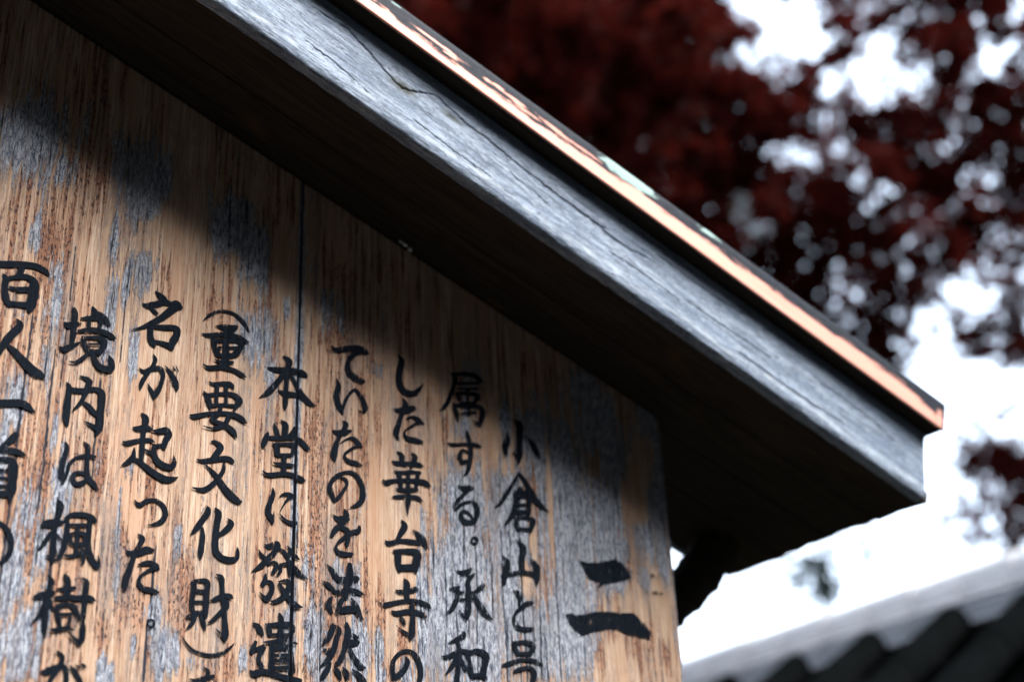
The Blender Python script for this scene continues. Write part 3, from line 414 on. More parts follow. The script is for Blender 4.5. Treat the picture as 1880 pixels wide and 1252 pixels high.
GREY = [(0.2942, 0.7878, 0.0589, 0.0669, 0.85), (0.5118, 0.7513, 0.0453, 0.0483, 1), (0.4211, 0.7808, 0.0355, 0.0507, 0.9), (0.3133, 0.782, 0.019, 0.0366, 0.9), (0.4137, 0.7654, 0.0281, 0.0533, 1), (0.3974, 0.7921, 0.0234, 0.038, 0.8), (0.5142, 0.7651, 0.0349, 0.0357, 1), (0.5374, 0.7265, 0.0222, 0.0512, 1), (0.5124, 0.7385, 0.0219, 0.0383, 0.7), (0.5413, 0.6332, 0.0276, 0.0424, 0.85), (0.5578, 0.5947, 0.0092, 0.0357, 0.8), (0.3131, 0.6845, 0.0072, 0.0345, 0.9), (0.3897, 0.7016, 0.0067, 0.0418, 0.9), (0.4185, 0.6796, 0.0169, 0.0298, 0.95), (0.4038, 0.6574, 0.0077, 0.0351, 0.8), (0.3381, 0.6163, 0.0113, 0.0667, 0.75), (0.3363, 0.5602, 0.007, 0.0322, 0.8), (0.3903, 0.6128, 0.0086, 0.0622, 0.9), (0.4166, 0.5849, 0.0065, 0.0337, 0.9), (0.3064, 0.6079, 0.0149, 0.0328, 0.5), (0.3137, 0.5122, 0.0105, 0.0386, 0.95), (0.3096, 0.465, 0.0084, 0.0449, 0.9), (0.3609, 0.439, 0.0106, 0.045, 0.9), (0.3506, 0.4937, 0.0059, 0.0361, 0.7), (0.3367, 0.4198, 0.0117, 0.0391, 0.7), (0.3277, 0.3557, 0.0126, 0.0559, 0.95), (0.3501, 0.3828, 0.0117, 0.0431, 0.85), (0.341, 0.2974, 0.02, 0.0405, 1), (0.356, 0.3266, 0.0101, 0.0416, 0.9), (0.3659, 0.39, 0.0066, 0.0291, 0.8), (0.4145, 0.4074, 0.0045, 0.035, 0.8), (0.4174, 0.3679, 0.0039, 0.0244, 0.8), (0.4561, 0.3386, 0.0091, 0.0219, 1), (0.465, 0.3057, 0.014, 0.0334, 1), (0.4726, 0.406, 0.0047, 0.0205, 0.8), (0.423, 0.4709, 0.0052, 0.0183, 0.7), (0.4141, 0.2818, 0.0104, 0.0184, 0.9), (0.4384, 0.31, 0.0034, 0.0142, 0.9), (0.5413, 0.3061, 0.0048, 0.0172, 0.9), (0.4917, 0.3012, 0.0062, 0.0144, 0.6), (0.5906, 0.5961, 0.0044, 0.2896, 1), (0.5857, 0.3385, 0.0079, 0.0307, 1), (0.5895, 0.3807, 0.0058, 0.0474, 0.9), (0.5733, 0.6788, 0.0064, 0.0221, 0.9), (0.5564, 0.5529, 0.006, 0.0232, 0.4), (0.6194, 0.691, 0.02, 0.0387, 0.65), (0.6067, 0.74, 0.0108, 0.0529, 0.5), (0.6391, 0.6768, 0.0061, 0.0322, 0.6), (0.6124, 0.3364, 0.0144, 0.0465, 0.9), (0.6051, 0.4042, 0.0071, 0.0323, 0.7), (0.6623, 0.3366, 0.0168, 0.0422, 0.9), (0.6559, 0.3894, 0.011, 0.0326, 0.8), (0.6377, 0.4006, 0.0097, 0.0218, 0.9), (0.6834, 0.3335, 0.0079, 0.0318, 1), (0.6864, 0.3075, 0.0073, 0.0157, 0.9), (0.6803, 0.6291, 0.0123, 0.014, 0.6), (0.6217, 0.3065, 0.0092, 0.0203, 0.9), (0.6523, 0.4555, 0.0087, 0.034, 0.5), (0.7797, 0.5, 0.035, 0.0427, 1), (0.7841, 0.4235, 0.0581, 0.0817, 1), (0.7491, 0.346, 0.0324, 0.0494, 1), (0.7307, 0.3936, 0.0065, 0.0673, 1), (0.7883, 0.3502, 0.0601, 0.067, 1), (0.7139, 0.3128, 0.0124, 0.0212, 0.9), (0.7894, 0.5892, 0.016, 0.0387, 0.8), (0.8057, 0.6449, 0.0226, 0.0403, 0.7), (0.826, 0.5203, 0.0219, 0.0754, 0.95), (0.8554, 0.4635, 0.0439, 0.1105, 0.95), (0.8479, 0.6012, 0.0153, 0.0465, 0.7), (0.8997, 0.5852, 0.0473, 0.0737, 0.95), (0.9401, 0.508, 0.0474, 0.0975, 1), (1.0038, 0.5987, 0.0426, 0.0631, 0.9), (0.9154, 0.3815, 0.0446, 0.0777, 1), (0.9841, 0.4765, 0.0484, 0.0389, 0.95), (1.005, 0.4477, 0.0487, 0.0257, 1), (1.0557, 0.5401, 0.0191, 0.0622, 0.85), (1.0614, 0.4813, 0.0154, 0.0402, 0.9), (0.9691, 0.6679, 0.0426, 0.0576, 0.8), (1.059, 0.6446, 0.027, 0.0513, 0.8), (0.9433, 0.361, 0.0189, 0.0358, 0.6), (1.0706, 0.3869, 0.005, 0.0381, 0.6), (0.7665, 0.3925, 0.0467, 0.108, 1), (0.8466, 0.4322, 0.0431, 0.1381, 1), (0.927, 0.4868, 0.0583, 0.1598, 1), (0.9804, 0.521, 0.0408, 0.0864, 0.9), (0.794, 0.5147, 0.0427, 0.0371, 1), (0.885, 0.3606, 0.0433, 0.0525, 1), (1.0701, 0.5767, 0.0142, 0.0921, 0.9), (0.982, 0.6288, 0.0509, 0.0637, 0.9), (1.0351, 0.5036, 0.0338, 0.0403, 0.9)]
CLEAN = [(1.0308, 0.5561, 0.0137, 0.038, 1), (1.0397, 0.5849, 0.0122, 0.0282, 0.8), (0.987, 0.3448, 0.0248, 0.024, 0.9), (1.0225, 0.3877, 0.0064, 0.0375, 0.8), (0.864, 0.4256, 0.0087, 0.0211, 0.9), (0.903, 0.5209, 0.0039, 0.084, 0.8), (0.8291, 0.5908, 0.006, 0.0459, 0.8), (1.0144, 0.5399, 0.0084, 0.0272, 0.6), (0.8762, 0.4728, 0.0052, 0.0249, 0.7), (1.0475, 0.3967, 0.0132, 0.0444, 0.6), (0.8193, 0.5316, 0.0058, 0.0379, 0.5), (0.459, 0.7351, 0.0209, 0.05, 0.8), (0.5686, 0.729, 0.0117, 0.0454, 1), (0.6993, 0.4515, 0.0226, 0.092, 0.8), (1.0151, 0.4302, 0.0114, 0.0319, 0.7), (0.4447, 0.6091, 0.0168, 0.0346, 0.6), (0.3635, 0.6757, 0.0108, 0.035, 0.5)]
BROWN = [(0.3523, 0.6548, 0.029, 0.0344, 0.7), (0.3561, 0.6975, 0.0324, 0.0353, 0.6), (0.3957, 0.7095, 0.014, 0.0361, 0.5), (0.3613, 0.5884, 0.031, 0.0441, 0.5), (0.4957, 0.6582, 0.0149, 0.0363, 0.7), (0.322, 0.5786, 0.0149, 0.0324, 0.5), (0.3418, 0.5077, 0.0098, 0.0415, 0.6), (0.3432, 0.3818, 0.0102, 0.043, 1), (0.3476, 0.4518, 0.0067, 0.0301, 0.9), (0.4176, 0.3828, 0.0149, 0.0394, 0.7), (0.4306, 0.3452, 0.0247, 0.0338, 0.8), (0.4773, 0.366, 0.0156, 0.0599, 0.9), (0.4109, 0.3189, 0.0288, 0.0282, 0.7), (0.5179, 0.2965, 0.0314, 0.0242, 0.7), (0.5673, 0.4149, 0.0114, 0.032, 0.5), (0.6146, 0.5121, 0.0173, 0.0983, 1), (0.6107, 0.4158, 0.0148, 0.0489, 1), (0.6342, 0.6563, 0.0333, 0.0318, 0.7), (0.6606, 0.612, 0.02, 0.0375, 0.6), (0.6803, 0.579, 0.0134, 0.0309, 0.5), (0.6711, 0.4079, 0.0112, 0.0664, 0.8), (0.6264, 0.3642, 0.0236, 0.0476, 1), (0.6865, 0.3824, 0.0125, 0.0548, 0.8), (0.7476, 0.5932, 0.0212, 0.0383, 0.5), (1.0212, 0.3753, 0.0481, 0.0496, 0.8), (0.9611, 0.3511, 0.0152, 0.0358, 0.8), (1.0101, 0.5794, 0.0213, 0.0417, 0.6), (0.9449, 0.5674, 0.0081, 0.0405, 0.5), (0.8262, 0.6098, 0.0091, 0.0464, 0.6), (0.7111, 0.3419, 0.0113, 0.0323, 0.9), (0.6985, 0.3087, 0.0184, 0.0157, 0.8), (1.0138, 0.4553, 0.0147, 0.0389, 0.8), (1.0486, 0.3722, 0.0163, 0.0437, 0.8), (0.6331, 0.7343, 0.0411, 0.0465, 0.7), (0.701, 0.7535, 0.0509, 0.0413, 0.6), (0.5398, 0.6699, 0.0186, 0.0186, 0.6)]
CLUMPS = [(2.2,2.7,5.37,9),(2.51,3.05,5.78,9),(2.43,2.65,5.47,9),(3.04,3.25,6.18,9),(2.62,2.38,5.3,9),(2.52,2.08,5.06,9),(2.87,2.34,5.41,9),(3.3,2.55,5.8,9),(3.38,2.43,5.74,9),(3.31,2.15,5.51,9),(3.1,1.83,5.15,8),(3.48,2.0,5.46,7),(3.35,1.7,5.19,6),(3.45,1.62,5.14,5),(3.27,1.33,4.84,5),(3.98,1.7,5.48,6),(4.0,1.52,5.37,6),(3.77,1.27,5.02,6),(4.15,1.33,5.27,7),(4.53,1.43,5.51,7),(4.69,1.38,5.58,7),(4.45,1.14,5.26,6),(4.63,1.08,5.29,6),(4.5,0.9,5.09,6),(2.41,3.08,5.56,9),(2.26,2.55,5.11,9),(2.8,3.24,5.83,9),(2.49,2.47,5.16,9),(2.58,2.33,5.12,9),(2.87,2.58,5.42,9),(3.1,2.56,5.47,9),(2.89,2.11,5.11,9),(3.2,2.32,5.38,9),(3.31,2.18,5.31,8),(3.57,2.27,5.52,6),(4.17,2.62,6.06,5),(4.24,2.5,5.97,2),(4.08,2.19,5.7,1),(3.76,1.7,5.16,2),(4.37,2.02,5.67,5),(4.73,2.11,5.89,5),(4.11,1.51,5.2,5),(4.3,1.47,5.26,6),(4.37,1.4,5.28,5),(4.74,1.46,5.49,6),(5.2,1.54,5.69,6),(4.86,1.23,5.36,6),(4.99,1.14,5.32,5),(2.43,3.12,5.43,9),(2.75,3.44,5.74,9),(2.68,2.98,5.43,9),(2.66,2.73,5.28,9),(2.84,2.74,5.34,9),(2.78,2.47,5.13,9),(3.3,2.85,5.59,9),(3.28,2.6,5.43,9),(2.9,2.0,4.86,9),(3.2,2.14,5.05,8),(2.91,1.63,4.63,6),(3.85,2.38,5.55,5),(3.76,2.12,5.28,2),(3.73,1.88,5.15,1),(4.1,2.04,5.39,1),(4.09,1.84,5.26,2),(4.31,1.84,5.32,3),(4.35,1.68,5.28,5),(3.87,1.25,4.79,5),(4.23,1.33,5.0,6),(4.49,1.36,5.12,3),(4.84,1.39,5.24,6),(4.58,1.14,4.99,7),(5.05,1.24,5.24,6),(2.45,3.14,5.27,9),(2.58,3.12,5.33,9),(2.68,2.98,5.25,9),(2.8,2.9,5.26,9),(2.96,2.93,5.34,9),(2.76,2.45,4.96,9),(2.89,2.4,4.96,9),(3.45,2.87,5.52,9),(3.21,2.37,5.08,8),(3.23,2.2,4.98,8),(3.78,2.56,5.45,8),(3.52,2.07,5.02,7),(3.56,1.96,4.92,4),(3.81,2.02,5.09,3),(4.12,2.08,5.23,1),(4.42,2.13,5.42,1),(4.11,1.73,5.01,2),(4.2,1.64,5.0,1),(4.12,1.45,4.82,4),(4.49,1.52,5.03,6),(5.19,1.75,5.49,3),(4.52,1.23,4.87,6),(5.03,1.41,5.16,6),(4.36,0.93,4.59,5),(2.52,3.29,5.23,9),(2.33,2.67,4.76,9),(2.67,3.06,5.09,9),(2.63,2.68,4.89,9),(2.81,2.75,4.99,9),(3.12,2.94,5.25,9),(2.85,2.31,4.75,9),(3.62,3.09,5.54,9),(3.3,2.42,4.95,9),(3.52,2.45,5.1,9),(3.61,2.37,5.08,8),(3.36,1.97,4.71,8),(3.47,1.91,4.71,7),(3.56,1.8,4.71,6),(4.26,2.19,5.2,5),(4.34,2.1,5.19,3),(4.23,1.87,4.98,2),(4.11,1.62,4.76,2),(4.74,1.88,5.18,5),(5.21,1.97,5.4,7),(5.05,1.73,5.21,5),(4.96,1.52,5.05,6),(4.61,1.19,4.74,6),(4.36,0.93,4.47,6),(2.51,3.34,5.07,9),(2.53,3.09,4.94,9),(2.77,3.2,5.05,9),(3.05,3.28,5.23,9),(2.88,2.84,4.9,9),(3.16,2.94,5.04,9),(3.35,2.97,5.17,9),(3.59,2.98,5.27,9),(3.11,2.26,4.63,9),(3.73,2.76,5.19,9),(3.99,2.78,5.25,9),(3.56,2.16,4.77,9),(3.82,2.23,4.86,7),(4.24,2.43,5.17,7),(4.38,2.33,5.17,7),(4.76,2.4,5.36,8),(4.06,1.77,4.71,8),(4.95,2.21,5.31,6),(5.13,2.12,5.32,6),(4.76,1.74,4.96,7),(4.93,1.69,4.95,7),(4.81,1.47,4.8,6),(5.2,1.57,5.03,6),(4.69,1.17,4.55,6),(2.74,3.68,5.13,9),(2.57,3.17,4.83,9),(3.1,3.72,5.32,9),(2.67,2.78,4.64,9),(2.7,2.58,4.5,9),(3.04,2.79,4.75,9),(3.64,3.34,5.28,9),(3.99,3.5,5.45,9),(3.2,2.39,4.6,9),(3.89,2.96,5.17,9),(3.46,2.26,4.59,9),(3.95,2.6,4.97,9),(3.97,2.42,4.88,8),(3.85,2.13,4.7,5),(4.77,2.67,5.26,6),(4.39,2.16,4.9,7),(4.54,2.1,4.92,8),(4.14,1.66,4.52,8),(4.72,1.93,4.83,6),(4.74,1.75,4.79,4),(4.41,1.45,4.49,7),(4.64,1.44,4.56,6),(4.98,1.46,4.7,6),(4.29,0.98,4.18,6),(3.03,4.25,5.35,9),(2.55,3.11,4.59,9),(2.62,2.96,4.57,9),(3.07,3.35,4.92,9),(3.16,3.28,4.87,9),(3.35,3.24,4.95,9),(3.3,2.91,4.75,9),(3.87,3.4,5.2,9),(3.1,2.32,4.35,9),(3.69,2.71,4.77,9),(3.19,2.01,4.26,9),(3.29,1.96,4.25,9),(3.98,2.46,4.74,9),(4.54,2.73,5.09,8),(3.83,1.94,4.39,6),(4.38,2.25,4.76,5),(3.76,1.57,4.18,5),(4.38,1.87,4.57,6),(4.71,1.95,4.69,7),(4.69,1.76,4.56,7),(5.19,1.92,4.87,6),(4.92,1.61,4.6,2),(3.92,0.94,3.88,6),(4.37,1.08,4.14,6),(2.9,4.03,5.06,9),(2.74,3.36,4.66,9),(2.81,3.29,4.65,9),(3.07,3.37,4.74,9),(3.24,3.32,4.78,9),(2.66,2.33,4.11,9),(3.18,2.82,4.5,9),(3.5,2.99,4.69,9),(3.91,3.22,4.92,9),(3.69,2.76,4.66,9),(4.09,2.91,4.86,9),(4.32,2.95,4.92,9),(3.81,2.28,4.45,9),(3.94,2.23,4.46,6),(4.24,2.27,4.57,5),(4.87,2.64,4.9,5),(4.52,2.16,4.55,4),(4.95,2.34,4.78,4),(3.82,1.37,3.99,6),(4.75,1.87,4.5,6),(5.54,2.17,4.92,5),(4.77,1.55,4.34,1),(4.37,1.21,4.02,5),(4.47,1.16,4.07,6),(2.55,3.35,4.41,9),(2.82,3.58,4.64,9),(3.44,4.19,5.08,9),(3.36,3.83,4.88,9),(2.78,2.74,4.19,9),(3.29,3.2,4.57,9),(3.43,3.15,4.61,9),(3.79,3.38,4.76,9),(4.17,3.52,4.95,9),(3.56,2.65,4.37,9),(4.37,3.26,4.93,9),(3.7,2.43,4.29,9),(4.05,2.56,4.45,9),(4.42,2.65,4.61,9),(4.1,2.22,4.34,7),(4.17,2.12,4.31,4),(4.38,2.1,4.34,6),(4.12,1.77,4.13,6),(4.94,2.15,4.52,5),(4.97,2.04,4.51,3),(4.58,1.65,4.21,4),(4.4,1.38,3.98,4),(5.67,1.98,4.63,3),(5.2,1.56,4.32,6),(2.51,3.32,4.27,9),(2.95,3.76,4.55,9),(2.86,3.33,4.32,9),(3.12,3.51,4.48,9),(3.3,3.46,4.53,9),(3.58,3.57,4.62,9),(3.87,3.67,4.74,9),(3.54,3.06,4.43,9),(4.15,3.56,4.81,9),(3.73,2.85,4.34,9),(4.26,3.15,4.67,9),(3.92,2.6,4.33,9),(4.02,2.52,4.31,9),(3.89,2.2,4.08,9),(4.04,2.18,4.1,9),(5.06,2.86,4.71,8),(4.28,2.03,4.15,6),(4.38,1.96,4.14,5),(4.79,2.11,4.29,4),(4.81,1.93,4.22,2),(4.49,1.63,3.99,2),(5.11,1.86,4.26,2),(5.19,1.76,4.24,5),(4.68,1.33,3.89,6),(2.52,3.3,4.06,9),(2.92,3.75,4.35,9),(2.95,3.44,4.22,9),(2.87,3.13,4.1,9),(3.39,3.58,4.39,9),(3.87,4.04,4.71,9),(3.54,3.25,4.29,9),(3.71,3.27,4.39,9),(4.64,4.11,4.96,9),(4.17,3.34,4.49,9),(4.39,3.3,4.54,9),(3.99,2.71,4.22,9),(4.5,2.99,4.48,9),(4.51,2.82,4.4,9),(4.45,2.58,4.28,9),(4.24,2.22,4.03,9),(4.89,2.52,4.37,6),(4.71,2.22,4.18,2),(5.05,2.31,4.31,2),(4.11,1.52,3.7,5),(4.84,1.84,4.06,6),(4.91,1.75,4.02,7),(5.2,1.77,4.12,5),(5.24,1.67,4.07,6),(4.7,2.59,4.15,9),(4.18,2.05,3.84,9),(4.24,1.61,3.67,1),(4.71,1.81,3.87,1),(4.6,1.6,3.71,3),(4.44,1.39,3.58,4),(4.88,1.48,3.77,6),(4.98,2.04,3.86,1),(4.86,1.79,3.71,1),(5.5,2.01,3.95,3),(4.59,1.39,3.49,5),(5.13,2.12,3.73,2),(4.91,1.87,3.6,1),(5.36,1.97,3.77,3),(4.51,1.36,3.37,5),(4.67,2.15,3.54,3),(4.51,1.89,3.4,5),(5.6,2.48,3.79,6),(4.88,1.88,3.48,6),(4.81,1.67,3.38,6),(5.51,1.92,3.62,6),(4.1,1.79,3.15,3),(4.37,1.83,3.24,4),(5.69,2.56,3.69,5),(5.35,2.22,3.5,5),(5.69,2.25,3.62,5),(5.64,2.03,3.5,5),(4.68,2.21,3.27,2),(5.27,2.49,3.46,3),(4.86,2.06,3.24,4),(5.61,2.36,3.49,4),(5.23,2.0,3.28,4),(6.16,2.39,3.56,4),(5.02,2.37,3.2,1),(4.73,2.01,3.05,3),(5.52,2.4,3.31,3),(5.74,2.32,3.29,3),(5.34,1.96,3.14,3)]
# ------------------------------------------------------------------ ground and paths
gm = simple('mossy_earth', (.011, .014, .007), (.022, .018, .012), 3, .95)
def quad_patch(name, x0, x1, y0, y1, z, n, mat, amp=0, **kw):
    a = np.linspace(0, 1, n); A, B = np.meshgrid(a, a, indexing='ij')
    X = x0+A*(x1-x0); Y = y0+B*(y1-y0); Z = z + amp*(vnoise(X*.6+40, Y*.6+40, 3)-.5)
    idx = np.arange(n*n).reshape(n, n)
    F = np.stack([idx[:-1, :-1], idx[1:, :-1], idx[1:, 1:], idx[:-1, 1:]], -1).reshape(-1, 4)
    return mesh_np(name, np.stack([X, Y, Z], -1).reshape(-1, 3), F, mat, **kw)
quad_patch('ground', -120, 120, -120, 120, 0, 60, gm, .0, kind='structure')
quad_patch('gravel_path', -8, 3.0, -6, -.6, .02, 30, simple('grey_gravel', (.018, .018, .017), (.032, .031, .028), 60, .95), .0, kind='structure')

# ------------------------------------------------------------------ the notice board
SLOPE = math.tan(TH)
AX = 0.10                                   # apex x
AZ = 1.5 + 1.01368                          # soffit height at the apex
def soffit_z(x): return AZ - SLOPE*abs(x-AX)
sign = empty('notice_board', (0.10, 0, 0), 'weathered wooden temple notice board with brushed black Japanese writing under a small gabled roof', 'notice board')
OFF = np.array([0.10, 0, 0])
def keep(o):                                # children are built in world coordinates
    o.location = o.location - Vector(OFF); return o

def blobmask(bl, x, z, soft=.62):
    m = np.zeros_like(x)
    j = (vnoise(x*160, z*14, 21, 3)-.5)*.8
    j2 = (vnoise(x*60, z*60, 22, 3)-.5)*.5
    for bx, bz, rx, rz, s in bl:
        d = np.sqrt(((x-bx)/rx)**2 + ((z-1.5-bz)/rz)**2) + j + j2
        m = np.maximum(m, s*np.clip((1.45-d)/soft*.5, 0, 1))
    return m
def grey_fn(u, v): 
    g = blobmask(GREY, v, u); c = blobmask(CLEAN, v, u)
    base = .20 + .26*(vnoise(v*30, u*2, 5)-.5)
    base = np.where((u < 1.5+.25) | (v < .25), .45*vnoise(v*20+9, u*3+50, 6)+.1, base)
    return np.clip(np.maximum(base, g)-c*1.1, 0, 1)
def brown_fn(u, v):
    g = blobmask(BROWN, v, u); c = blobmask(CLEAN, v, u)
    return np.clip(np.maximum(.36+.55*(vnoise(v*36, u*2, 7)-.5)+.10*np.clip((.42-v)/.1, 0, 1), g)-c*.6, 0, 1)
# long drying splits (x, z0, z1, width)
SLITS = [(.320, .30, .62, .0016), (.344, .40, .58, .0014), (.297, .28, .46, .002), (.360, .33, .45, .0014),
         (.388, .44, .60, .0012), (.452, .33, .42, .0016), (.449, .26, .34, .0022), (.41, .30, .38, .001),
         (.352, .53, .70, .0009), (.405, .55, .66, .0008), (.62, .28, .40, .001), (.648, .26, .37, .0012),
         (.80, .25, .52, .0010), (.835, .25, .50, .0012), (.86, .22, .55, .0014), (.880, .24, .42, .001),
         (.905, .22, .50, .0011), (.93, .2, .34, .0013), (.955, .24, .33, .001), (.98, .2, .3, .001), (.82, .35, .47, .0009),
         (.775, .27, .40, .001), (.79, .33, .46, .0009), (1.02, .2, .27, .0011), (1.045, .22, .4, .0008)]
def slit_fn(u, v):
    m = np.zeros_like(u)
    for x, a, b, wd in SLITS:
        cx = x + .004*(vnoise(u*14+x*90, u*0+x*40, 9)-.5) + .0016*(vnoise(u*160, u*0+x*70, 10)-.5)
        t = np.clip(np.minimum(u-1.5-a, b-u+1.5)/.03, 0, 1)
        ww = wd*t*(.5+1.0*vnoise(u*90, u*0+x*30, 12))
        m = np.maximum(m, np.clip(1.4-np.abs(v-cx)/(ww*1.0+1e-6), 0, 1)*(t > 0))
    return m
def sdisp(u, v):
    f = vnoise(v*420, u*12, 31, 2)-.5
    return .00025*f*(1+2.5*grey_fn(u, v)) - .0006*slit_fn(u, v)

SEAM = 0.5898
edges = [(-.878, -.392), (-.390, .098), (.100, SEAM-.0005), (SEAM+.0005, 1.0778)]
planks = []
for i, (x0, x1) in enumerate(edges):
    vis = i >= 2
    zb = 1.12
    # u = z upwards (grain), v = x across
    if vis:
        # fine front grid, top edge follows the roof slope
        nx = int((x1-x0)/.0016); zz0 = 1.5+.18
        def build(name, z0, zf, dx, dz, uvr):
            xs = np.linspace(x0, x1, int((x1-x0)/dx)+1); b = np.linspace(0, 1, int((.95-z0+1.5)/dz))
            X, B_ = np.meshgrid(xs, b, indexing='ij'); T = zf(X); Z = z0+B_*(T-z0)
            # the seam opens slightly towards the bottom
            k = np.clip((1.5+.8-Z)/.6, 0, 1)*.0011
            if i == 2: X = x0+(X-x0)*(1-k/(x1-x0))
            else: X = x1-(x1-X)*(1-k/(x1-x0))
            e = np.minimum(X-X.min(0), X.max(0)-X)
            H = sdisp(Z, X) - .0014*np.clip(1-e/.0045, 0, 1)**2
            idx = np.arange(X.size).reshape(X.shape)
            F = np.stack([idx[:-1, :-1], idx[1:, :-1], idx[1:, 1:], idx[:-1, 1:]], -1).reshape(-1, 4)
            ring = np.concatenate([idx[:-1, 0], idx[-1, :-1], idx[:0:-1, -1], idx[0, :0:-1]])
            V = np.stack([X, -H, Z], -1).reshape(-1, 3)
            bk = V[ring].copy(); bk[:, 1] = .03; n0 = len(V); bi = n0+np.arange(len(ring))
            S = np.stack([ring, bi, np.roll(bi, -1), np.roll(ring, -1)], -1)
            gx = grey_fn(Z, X); 
            edge = np.clip(1-e/.0075, 0, 1)*((X-X.min(0) > .01) if i == 2 else (X.max(0)-X < .01))
            gx = np.maximum(gx, edge*.95)
            ed = (X.max(0)-X) if i == 2 else (X-X.min(0))
            joint = (ed < .0004+.0006*np.clip((2.3-Z)/.6, 0, 1))*1.0
            at = dict(grey=gx.ravel(), brown=brown_fn(Z, X).ravel(), slit=np.maximum(slit_fn(Z, X), joint).ravel())
            at = {k_: np.concatenate([a, a[ring]]) for k_, a in at.items()}
            uvs = np.stack([Z.ravel(), X.ravel()], -1)
            uvs = np.vstack([uvs, uvs[ring]+np.array([0, .03])])
            V2 = np.vstack([V, bk])-OFF
            o = mesh_np(name, V2, np.vstack([F, S]), MAT['sign'], sign, True, uvs, at)
            return o
        o = build('plank', 1.5+.14, lambda X: soffit_z(0)*0+AZ-SLOPE*np.abs(X-AX)-.002, .0016, .002, None)
        planks.append(o)
    else:
        o = board('plank', (0, 0, 0), (0, 0, 1), (1, 0, 0), (0, -1, 0), (1.14, 2.6), (x0, x1), .03, MAT['sign'], sign,
                  .02, .01, attrs=dict(grey=grey_fn, brown=brown_fn, slit=lambda u, v: u*0))
        # cut to the slope
        me = o.data; co = np.empty(len(me.vertices)*3); me.vertices.foreach_get('co', co); co = co.reshape(-1, 3)
        T = AZ-SLOPE*np.abs(co[:, 0]-AX)-.001
        co[:, 2] = 1.64+(co[:, 2]-1.14)/(2.6-1.14)*(T-1.64)
        me.vertices.foreach_set('co', co.ravel()); keep(o)
# horizontal frame under the planks, posts, tie beam
pm = MAT['post']
keep(board('bottom_rail', (-.92, -.012, 1.58), (1, 0, 0), (0, 0, 1), (0, -1, 0), (0, 2.04), (0, .06), .05, pm, sign, .05, .01, bevel=.003))
for px in (-.55, .72):
    keep(board('post', (px, .032, 0), (0, 0, 1), (1, 0, 0), (0, -1, 0), (-.3, soffit_z(px)-.03), (0, .095), .095, pm, sign, .1, .02, bevel=.004))
keep(board('batten', (-.85, .032, 1.78), (1, 0, 0), (0, 0, 1), (0, -1, 0), (0, 1.9), (0, .07), .028, pm, sign, .05, .01, bevel=.003))

keep(board('batten', (.5648, .0312, 1.66), (0, 0, 1), (1, 0, 0), (0, -1, 0), (0, .66), (0, .05), .02, pm, sign, .05, .01, bevel=.002))
# curved brace carrying the rear eave corner
br = smooth_pts([(1.318, .150, 2.098), (1.288, .150, 2.058), (1.254, .150, 2.021), (1.212, .150, 1.987), (1.150, .148, 1.945), (1.02, .140, 1.86), (.84, .125, 1.74)], 6)
rad = [.0305+.0015*math.sin(i*1.3)+.001*math.sin(i*2.9) for i in range(len(br))]
V, F = tube(br, rad, 12, .03, 3)
o = mesh_np('brace', V, F, pm, sign, True, uv=[(i*.02, (i % 10)*.01) for i in range(len(V))]); keep(o)

# ------------------------------------------------------------------ gabled roof: soffit boards, bargeboards, copper edge
ue = 1.3345                                  # slope length from the apex
def frame(sgn):
    eu = np.array([sgn*math.cos(TH), 0, -math.sin(TH)]); ev = np.array([sgn*math.sin(TH), 0, math.cos(TH)])
    return eu, ev
CRACKS = [[(.4221,.0698),(.4356,.0694),(.4616,.0719),(.5004,.0595),(.528,.0498),(.5421,.0493),(.5582,.0585),(.5731,.0671),(.5876,.0667),(.6112,.0621),(.627,.0603),(.6487,.0603),(.6797,.0571),(.7265,.0543),(.7732,.0529),(.819,.0545)],
 [(.4294,.0836),(.4555,.0822),(.4745,.0757)],[(.6819,.0398),(.694,.0369),(.7196,.0359),(.7396,.0324)],[(.7556,.0543),(.7954,.0524),(.836,.0495),(.8816,.0563)],
 [(.4273,.0228),(.4673,.0212),(.5104,.0133)],[(.56,.021),(.61,.017),(.665,.0175)],[(.82,.028),(.87,.031),(.93,.029)],[(.9302,.0359),(.9973,.0373),(1.0751,.0402)],[(1.1451,.0529),(1.2384,.0541),(1.2878,.0432)],
 [(.88,.07),(.95,.068),(1.03,.073)],[(1.02,.018),(1.10,.016),(1.20,.021)],[(1.05,.085),(1.15,.083),(1.25,.088)]]
CR = [np.array(smooth_pts(c, 5)) for c in CRACKS]
def crackmask(u, v):
    m = np.zeros_like(u)
    for k, c in enumerate(CR):
        o_ = np.argsort(c[:, 0]); cv = np.interp(u, c[o_, 0], c[o_, 1]) + .0016*(vnoise(u*260, u*0+k*7, 41)-.5)*2
        inside = np.clip(np.minimum(u-c[:, 0].min(), c[:, 0].max()-u)/.012, 0, 1)
        wd = (.0008 if k in (0, 3) else .0005)*(.35+1.3*vnoise(u*70, u*0+k*3, 42))*inside+1e-7
        m = np.maximum(m, np.clip(1.5-np.abs(v-cv)/wd, 0, 1)*(inside > 0))
    return m
def bdisp(u, v):
    f = vnoise(u*24, v*420, 51, 3)-.5; b = vnoise(u*7, v*60, 52, 3)-.5
    h = .0003*f+.0006*b-.0022*crackmask(u, v)
    low = np.clip(1-(v+.003)/.012, 0, 1); h = h-.0022*low**2+.0009*low*(vnoise(u*90, v*300, 53)-.5)*2
    top = np.clip((v-.086)/.008, 0, 1); h = h-.003*top**2
    return h
def pale(u, v): 
    c = .011+.003*(vnoise(u*18, v*0, 55)-.5)*2
    return np.clip(1-np.abs(v-c)/.0045, 0, 1)*np.clip(vnoise(u*70, v*300, 54)*2-.55, 0, 1)*.9
